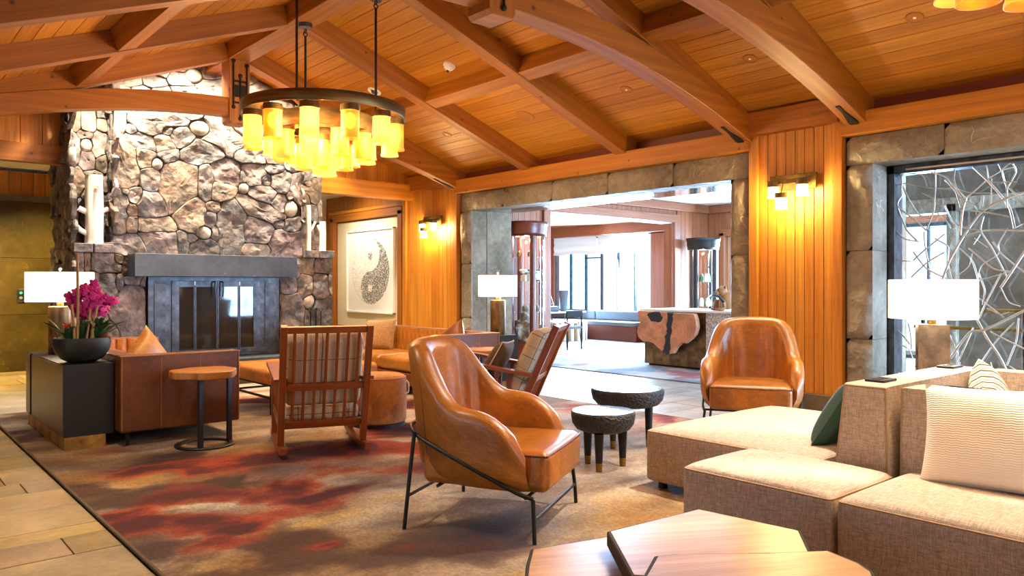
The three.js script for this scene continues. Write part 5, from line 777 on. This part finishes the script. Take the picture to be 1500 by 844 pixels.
// ---------------------------------------------------------------- lobby and lounge beyond
const lob = structGroup('wall_lobby', 'reddish panelled lobby walls with a wide cased opening', 'wall');
obj('core', [ext(8.1, 9.42, 0, 3.3, -10.3, -10.05, 'y'), ext(9.42, 13.15, 2.66, 3.3, -10.3, -10.05), ext(13.15, 16, 0, 3.3, -10.3, -10.05, 'y'), ext(14.36, 14.6, 0, 3.3, -10.2, -9.58, 'y'), ext(14.36, 14.6, 2.4, 3.3, -9.58, 3), ext(14.36, 14.6, 0, 3.3, -8.6, -6.4, 'y'), ext(14.36, 14.6, 0, 3.3, -4.6, 3, 'y')], M.lobbywood, lob);
boardRun(lob, 'x', -10.05, 8.1, 9.36, 0.1, 2.85, 0.14, 1, [M.lobbywood]); boardRun(lob, 'x', -10.05, 9.36, 13.2, 2.74, 2.85, 0.14, 1, [M.lobbywood]); boardRun(lob, 'x', -10.05, 13.25, 14.34, 0.1, 2.85, 0.14, 1, [M.lobbywood]); boardRun(lob, 'z', 14.36, -10.02, -9.70, 0.1, 2.85, 0.14, -1, [M.lobbywood]);
for (const [x0, x1] of [[9.36, 9.5], [13.1, 13.26]]) obj('casing', ext(x0, x1, 0, 2.68, -10.05, -9.97, 'y', 0.012), M.lobbywood, lob); obj('casing', ext(9.36, 13.26, 2.6, 2.76, -10.05, -9.96, 'x', 0.012), M.lobbywood, lob); obj('casing', ext(9.48, 9.55, 0, 2.6, -10.3, -10.0, 'y', 0.006), M.lobbywood, lob);
obj('header_soffit', ext(9.55, 13.1, 2.585, 2.66, -10.32, -10.05), M.white, lob); obj('crown', ext(8.1, 14.36, 2.85, 3.03, -10.05, -9.95, 'x', 0.02), M.lobbywood, lob); obj('crown', ext(14.26, 14.36, 2.85, 3.03, -10, 3, 'z', 0.02), M.lobbywood, lob);
obj('door_casing', [ext(14.28, 14.38, 0, 2.42, -9.70, -9.58, 'y', 0.01), ext(14.28, 14.38, 2.34, 2.48, -9.70, -8.48, 'z', 0.01), ext(14.28, 14.38, 0, 2.42, -8.6, -8.48, 'y', 0.01)], M.lobbywood, lob);
struct('ceiling_lobby', [ext(8.05, 16, 3.03, 3.2, -10.3, 3.2)], M.white, 'pale plaster ceiling of the lobby', 'ceiling');
struct('wall_lounge', [ext(9.0, 9.2, 0, 3.2, -15.6, -10.3, 'y'), ext(9.0, 14.2, 0, 3.2, -15.8, -15.6), ext(14.0, 14.2, 0, 0.6, -15.6, -10.3, 'z'), ext(14.0, 14.2, 2.48, 3.2, -15.6, -10.3, 'z'), ext(14.0, 14.2, 0, 3.2, -15.6, -14.55, 'y'), ext(14.0, 14.2, 0, 3.2, -11.35, -10.3, 'y')], M.lobbywood, 'reddish wood walls of the lounge round the bay window', 'wall');
struct('ceiling_lounge', [ext(9.0, 14.2, 2.75, 3.1, -15.7, -10.32)], M.lobbywood, 'reddish wood ceiling of the lounge', 'ceiling');
struct('trim_3', [ext(13.8, 14.0, 2.5, 2.75, -15.6, -10.3, 'z', 0.01)], M.lobbywood, 'wooden cornice over the lounge window', 'trim');
const w4 = windowGrid('window_4', 'z', 14.1, -14.55, -11.35, 0.6, 2.48, 6, M.steel); tag(w4, 'bright tall lounge window of six panes above the window seat', 'window'); obj('transom', ext(14.06, 14.14, 1.95, 1.98, -13.5, -13.0, 'z'), M.steel, w4);
const d1 = windowGrid('door_1', 'z', 14.45, -9.58, -8.6, 0.02, 2.36, 1, M.trim); tag(d1, 'bright glazed lobby door beyond the reception desk', 'door');
const d2 = windowGrid('door_2', 'z', 14.45, -6.4, -4.6, 0.02, 2.36, 2, M.steel); tag(d2, 'glazed entrance doors of the lobby behind the branch screen', 'door');
{ // roman blinds, window seat
  for (const [a, b] of [[-14.5, -13.0], [-12.96, -11.4]]) { const t = tag(obj('roman_blind', grid(30, 12, (u, v) => [13.97 - 0.03 * Math.abs(Math.sin(v * Math.PI * 2.5)) * (0.4 + v), lerp(2.5, 2.06 - 0.02 * Math.sin(u * 9), v), lerp(a, b, u), u * 1.5, v]), phy('#f4efe4', { transmission: 0.4, thickness: 0, roughness: 1, side: THREE.DoubleSide })), a < -13.5 ? 'white fabric blind over the window near the lounge side table' : 'white fabric blind over the window near the desk end', 'blind'); obj('headrail', ext(13.93, 14.0, 2.48, 2.52, a, b, 'z'), M.white, t); }
  const s = thing('window_seat', 'long window seat with blue cushions and reddish wood panels', 'bench', [13.7, 0, -12.95]); obj('base', bx(0.55, 0.34, 3.3, 0, 0.17, 0, 'z', 0.01), M.darkwood, s); for (const z of [-0.8, 0.8]) { obj('seat_cushion', bx(0.56, 0.1, 1.6, 0, 0.39, z, 'z', 0.03, 3), M.bench, s); obj('back_cushion', bx(0.12, 0.24, 1.58, 0.22, 0.56, z, 'z', 0.04, 3), M.bench, s); }
}
{ // stump table, side table with lamp, chair in the lounge
  const t = thing('log_drum_table', 'round low table ringed with upright pale logs in the lounge', 'table', [12.85, 0, -12.95]); obj('table_top', cyl(0.5, 0.5, 0.03, 0, 0.425, 0, 40), M.white, t); for (let i = 0; i < 34; i++) { const a = i / 34 * 6.283; obj('log', cyl(0.045, 0.045, 0.41, Math.cos(a) * 0.46, 0.205, Math.sin(a) * 0.46, 10), i % 2 ? M.white : M.tanfab, t); }
  const d = thing('hairpin_table', 'thin topped table on hairpin legs in the lounge', 'table', [11.2, 0, -11.5]); obj('table_top', bx(1.1, 0.03, 0.55, 0, 0.73, 0, 'x', 0.01), M.white, d); for (const x of [-0.48, 0.48]) for (const z of [-0.2, 0.2]) obj('leg', tube([[x * 0.85, 0.72, z - 0.05], [x, 0.02, z], [x * 0.85, 0.72, z + 0.05]], 0.008, 6), M.iron, d);
  const c = thing('lounge_chair', 'dark metal framed chair beside the hairpin table', 'chair', [11.0, 0, -11.05]); obj('seat', bx(0.45, 0.05, 0.45, 0, 0.44, 0, 'x', 0.02), M.bench, c); obj('backrest', bx(0.45, 0.12, 0.03, 0, 0.72, 0.21, 'x', 0.01), M.iron, c); for (const x of [-0.2, 0.2]) { obj('leg', bx(0.025, 0.44, 0.025, x, 0.22, -0.2, 'y'), M.iron, c); obj('leg', bx(0.025, 0.78, 0.025, x, 0.39, 0.21, 'y'), M.iron, c); }
  const v = thing('ribbed_vase', 'tall dark ribbed vase on the hairpin table', 'vase', [11.35, 0.745, -11.5]); obj('body', lathe([[0, 0], [0.07, 0], [0.075, 0.1], [0.10, 0.42], [0.092, 0.43], [0.068, 0.1], [0, 0.02]], 24), M.bench, v);
  const b = thing('book_stack', 'dark books under a small glass bottle on the hairpin table', 'books', [10.95, 0.745, -11.5]); for (let k = 0; k < 3; k++) obj('book', bx(0.3, 0.035, 0.22, rr(-0.01, 0.01), 0.0175 + k * 0.036, 0, 'x', 0.004), k % 2 ? M.bench : M.slate, b);
  const g = thing('glass_bottle', 'small clear bottle standing on the books', 'bottle', [10.97, 0.855, -11.5]); obj('body', lathe([[0, 0], [0.06, 0], [0.065, 0.08], [0.03, 0.12], [0.018, 0.19], [0.02, 0.2], [0, 0.2]], 20), M.glass, g);
}
// curio cabinets with curved fronts
function curio(label, at, turn, H, R, mat) {
  const t = thing('curio_cabinet', label, 'cabinet', at, turn, 'round glass curio cabinets');
  obj('cornice', lathe([[0, H], [R + 0.03, H], [R + 0.03, H - 0.05], [R + 0.01, H - 0.08], [R + 0.015, H - 0.13], [R, H - 0.19], [R, H - 0.24], [0, H - 0.24]], 48), mat, t);
  obj('plinth', lathe([[0, 0.35], [R, 0.35], [R, 0.08], [R + 0.03, 0.06], [R + 0.03, 0], [0, 0]], 48), mat, t);
  for (let k = 0; k < 4; k++) { const a = k * Math.PI / 2 + 0.35; obj('column', cyl(0.05, 0.05, H - 0.58, Math.cos(a) * (R - 0.05), H / 2 + 0.055, Math.sin(a) * (R - 0.05), 16), mat, t); }
  for (const y of [0.85, 1.35, 1.75]) if (y < H - 0.4) obj('glass_shelf', cyl(R - 0.06, R - 0.06, 0.01, 0, y, 0, 40), M.glass, t);
  for (let k = 0; k < 4; k++) { const a = k * Math.PI / 2 + 0.35, th = Math.PI / 2 - 0.2; obj('curved_pane', new THREE.CylinderGeometry(R - 0.02, R - 0.02, H - 0.6, 20, 1, true, Math.PI / 2 - a - th - 0.1, th).translate(0, H / 2 + 0.05, 0), M.glass, t); }
  const y0 = at[1];
  for (const [x, z] of [[-0.2, 0], [0.15, 0.15], [0.1, -0.2]]) { obj('spot_lens', cyl(0.03, 0.03, 0.01, x, H - 0.246, z, 14), M.bulb, t); }
  const l = new THREE.PointLight(new THREE.Color().setRGB(1, 0.9, 0.7), 2.4, 0, 2); l.position.set(at[0], H - 0.3 + y0, at[2]); l.castShadow = true; scene.add(l);
  return t;
}
curio('round mahogany curio cabinet with glass shelves beside the cased opening', [8.6, 0.0, -9.6], 0, 2.34, 0.33, M.darkwood);
curio('dark round curio cabinet of ornaments in the lobby corner', [13.49, 0.0, -9.55], 0.4, 2.26, 0.32, M.espresso);
{ // things inside the cabinets
  const put = (name, label, cat, at, fn) => { const t = thing(name, label, cat, at); fn(t); return t; };
  put('potted_succulent', 'low leafy plant in a pale box on a shelf of the mahogany cabinet', 'plant', [8.52, 1.355, -9.47], t => { obj('planter', bx(0.24, 0.1, 0.12, 0, 0.05, 0, 'x', 0.01), M.cream, t); for (let k = 0; k < 24; k++) { const s = obj('leaf', new THREE.IcosahedronGeometry(rr(0.03, 0.05), 1), k % 2 ? M.leaf : M.white, t); s.position.set(rr(-0.12, 0.12), 0.13 + rr(0, 0.05), rr(-0.08, 0.08)); s.scale.y = 0.6; } });
  put('photo_frame', 'black tilted photo frame on a shelf of the mahogany cabinet', 'frame', [8.74, 1.355, -9.45], t => { const m = obj('frame', bx(0.14, 0.2, 0.015, 0, 0.1, 0, 'y', 0.003), M.black, t); m.rotation.x = -0.2; obj('photo', bx(0.1, 0.15, 0.004, 0, 0.1, 0.009, 'y'), M.cream, m); });
  put('driftwood', 'large pale weathered driftwood piece in the mahogany cabinet', 'ornament', [8.58, 0.36, -9.6], t => { const g = new THREE.IcosahedronGeometry(1, 4), p = g.attributes.position; for (let i = 0; i < p.count; i++) { const x = p.getX(i), y = p.getY(i), z = p.getZ(i), n = 1 + 0.3 * Math.sin(4 * x + 2 * y) * Math.cos(3 * z) + 0.12 * Math.sin(9 * y + 5 * x); p.setXYZ(i, x * 0.18 * n, 0.22 + y * 0.2 * n, z * 0.16 * n); } g.computeVertexNormals(); obj('body', uvBox(g, 'x'), M.cobble, t); });
  for (let k = 0; k < 6; k++) tag(obj('pebble', uvBox(new THREE.IcosahedronGeometry(0.04, 2).scale(1.2, 0.8, 1).translate(8.42 + k * 0.06, 0.39, -9.40 + (k % 2) * 0.04), 'x'), M.cobble), 'smooth pale pebble at the foot of the driftwood', 'pebble', 'pebbles in the mahogany cabinet');
  for (let k = 0; k < 6; k++) put('ceramic_jar', ['small brass jar on the upper glass shelf of the mahogany cabinet', 'small pale stone jar on the lower glass shelf of the mahogany cabinet'][k % 2], 'jar', [8.45 + k * 0.06, k % 2 ? 0.856 : 1.756, -9.62 + (k % 3) * 0.07], t => { obj('body', lathe([[0, 0], [0.03, 0], [0.04, 0.04], [0.03, 0.08], [0.018, 0.1], [0, 0.1]], 16), k % 2 ? M.cobble : M.brass, t); }).userData.group = 'jars in the mahogany cabinet';
  for (let k = 0; k < 8; k++) put('pale_ornament', (k % 3 ? 'small white vase' : 'small green vase') + (k < 4 ? ' on the upper shelf of the dark corner cabinet' : ' on the lower shelf of the dark corner cabinet'), 'ornament', [13.36 + (k % 4) * 0.09, k < 4 ? 1.356 : 0.856, -9.5 + (k % 2) * 0.1], t => { obj('body', lathe([[0, 0], [0.045, 0], [0.05, 0.07], [0.035, 0.13], [0.02, 0.17], [0, 0.17]], 16), k % 3 ? M.white : M.leaf, t); }).userData.group = 'ornaments in the corner cabinet';
}
// reception desk with burl slab, bear
{
  const t = thing('reception_desk', 'stone reception desk with a slab of live-edge burl on its front', 'desk', [9.65, 0.0125, -7.2]);
  obj('body', bx(0.7, 0.84, 1.7, 0.42, 0.45, 0.05, 'z', 0.004), M.champagne, t); obj('plinth', bx(0.6, 0.03, 1.6, 0.42, 0.015, 0.05), M.black, t); obj('stone_top', bx(0.86, 0.035, 2.4, 0.40, 0.885, 0.38, 'z', 0.006), M.white, t); obj('granite_panel', bx(0.05, 0.6, 1.2, 0.05, 0.57, 1.0, 'z', 0.004), M.granite, t);
  const O = [[-0.86, 0.46], [-0.84, 0.28], [-0.80, 0.20], [-0.86, 0.10], [-0.88, 0.0], [-0.84, -0.12], [-0.74, -0.20], [-0.6, -0.19], [-0.5, -0.22], [-0.40, -0.30], [-0.30, -0.38], [-0.20, -0.44], [-0.05, -0.40], [0.02, -0.28], [0.12, -0.18], [0.22, -0.18], [0.34, -0.08], [0.42, 0.02], [0.46, 0.16], [0.44, 0.32], [0.40, 0.43]].map(([z, y]) => [z * 0.86 + 0.0, y * 0.74 + 0.095]);
  const g = extrude(O.map(([a, b]) => [a, b]), 0.09, 0.015, 2); g.rotateY(-Math.PI / 2); g.translate(-0.02, 0.44, -0.06);
  const burl = tex(512, 512, (u, v) => { const x = u - 0.3, y = v - 0.6, r = Math.hypot(x, y * 1.2) + 0.15 * (fbm(u, v, 5, 5, 4, 600) - 0.5), n = fbm(u, v, 8, 8, 4, 610), k = 0.95 + 0.035 * Math.sin(r * 120) + 0.4 * (n - 0.5); const rv = Math.abs(u - 0.52 - 0.09 * (v - 0.4) - 0.12 * (fbm(u, v, 3, 6, 4, 620) - 0.5)); const sp = sstep(0.05, 0.04, rv) || (Math.hypot(u - 0.33, v - 0.86) < 0.11 + 0.12 * (n - 0.5) ? 1 : 0); return [lerp(0.78 * k, 0.16, sp), lerp(0.54 * k, 0.18, sp), lerp(0.40 * k, 0.2, sp)]; });
  const q = uvBox(g, 'z', [0, 0]), p = q.attributes.position, uv = q.attributes.uv; for (let i = 0; i < p.count; i++) uv.setXY(i, (p.getZ(i) + 0.82) / 1.2, (p.getY(i) - 0.18) / 0.72);
  obj('burl_slab', q, new THREE.MeshStandardMaterial({ map: burl, roughness: 0.4 }), t);
  const b = thing('bear_carving', 'small carved wooden bear holding a dark fish on the desk', 'carving', [9.82, 0.918, -6.56], -Math.PI / 2 - 0.5);
  const blob = (x, y, z, a, c, d) => { const s = new THREE.SphereGeometry(1, 20, 14); s.scale(a, c, d); s.translate(x, y, z); return uvBox(s, 'y'); };
  obj('body', [blob(0, 0.15, -0.03, 0.125, 0.14, 0.13), blob(0, 0.28, 0.06, 0.085, 0.075, 0.08), blob(0, 0.255, 0.135, 0.04, 0.033, 0.045), blob(-0.065, 0.345, 0.04, 0.026, 0.028, 0.016), blob(0.065, 0.345, 0.04, 0.026, 0.028, 0.016), blob(-0.085, 0.08, 0.09, 0.05, 0.085, 0.055), blob(0.085, 0.08, 0.09, 0.05, 0.085, 0.055), blob(-0.085, 0.022, 0.125, 0.055, 0.025, 0.07), blob(0.085, 0.022, 0.125, 0.055, 0.025, 0.07)], M.bear, b); obj('nose', blob(0, 0.27, 0.178, 0.016, 0.012, 0.01), M.black, b); for (const x of [-0.032, 0.032]) obj('eye', blob(x, 0.305, 0.132, 0.008, 0.008, 0.006), M.black, b);
  obj('fish', [tube([[-0.13, 0.20, 0.17], [0, 0.225, 0.185], [0.14, 0.20, 0.17], [0.22, 0.13, 0.15]], 0.022, 10, 24), extrude([[0.2, 0.14], [0.27, 0.05], [0.23, 0.07], [0.19, 0.04]], 0.01).translate(0, 0, 0.145)].map(g2 => g2.index ? g2.toNonIndexed() : g2), M.fish, b);
}
// entrance zone seen through the branches
{
  const s = structGroup('wall_entrance', 'grey stone entrance wall beyond the branch screen', 'wall');
  obj('core', [ext(11.6, 11.8, 0, 3.03, -5.3, -4.8, 'y'), ext(11.6, 11.8, 0, 3.03, -4.15, -2.75, 'y'), ext(11.6, 11.8, 2.3, 3.03, -4.8, -4.15, 'z')], M.surroundFlat, s);
  obj('stone_casing', [ext(11.5, 11.62, 0, 2.42, -4.95, -4.8, 'y', 0.01), ext(11.5, 11.62, 0, 2.42, -4.15, -4.02, 'y', 0.01), ext(11.5, 11.62, 2.3, 2.5, -5.1, -2.8, 'z', 0.01)], M.surround, s);
  obj('pilaster', ext(11.45, 11.65, 0, 3.03, -2.9, -2.7, 'y', 0.01), M.lobbywood, s);
  const r = thing('brass_railing', 'brass handrails on dark posts beyond the branch screen', 'railing', [9.3, 0, -2.6]); for (const y of [1.02, 0.82]) obj('handrail', bx(0.04, 0.04, 3.4, 0, y, 0.6, 'z', 0.015), M.brass, r); for (let k = 0; k < 4; k++) obj('post', cyl(0.022, 0.022, 1.02, 0, 0.51, -1.0 + k * 1.0, 12), M.iron, r);
}
scene.traverse(o => { if (o.isMesh) o.castShadow = o.receiveShadow = true; });
renderer.render(scene, camera);
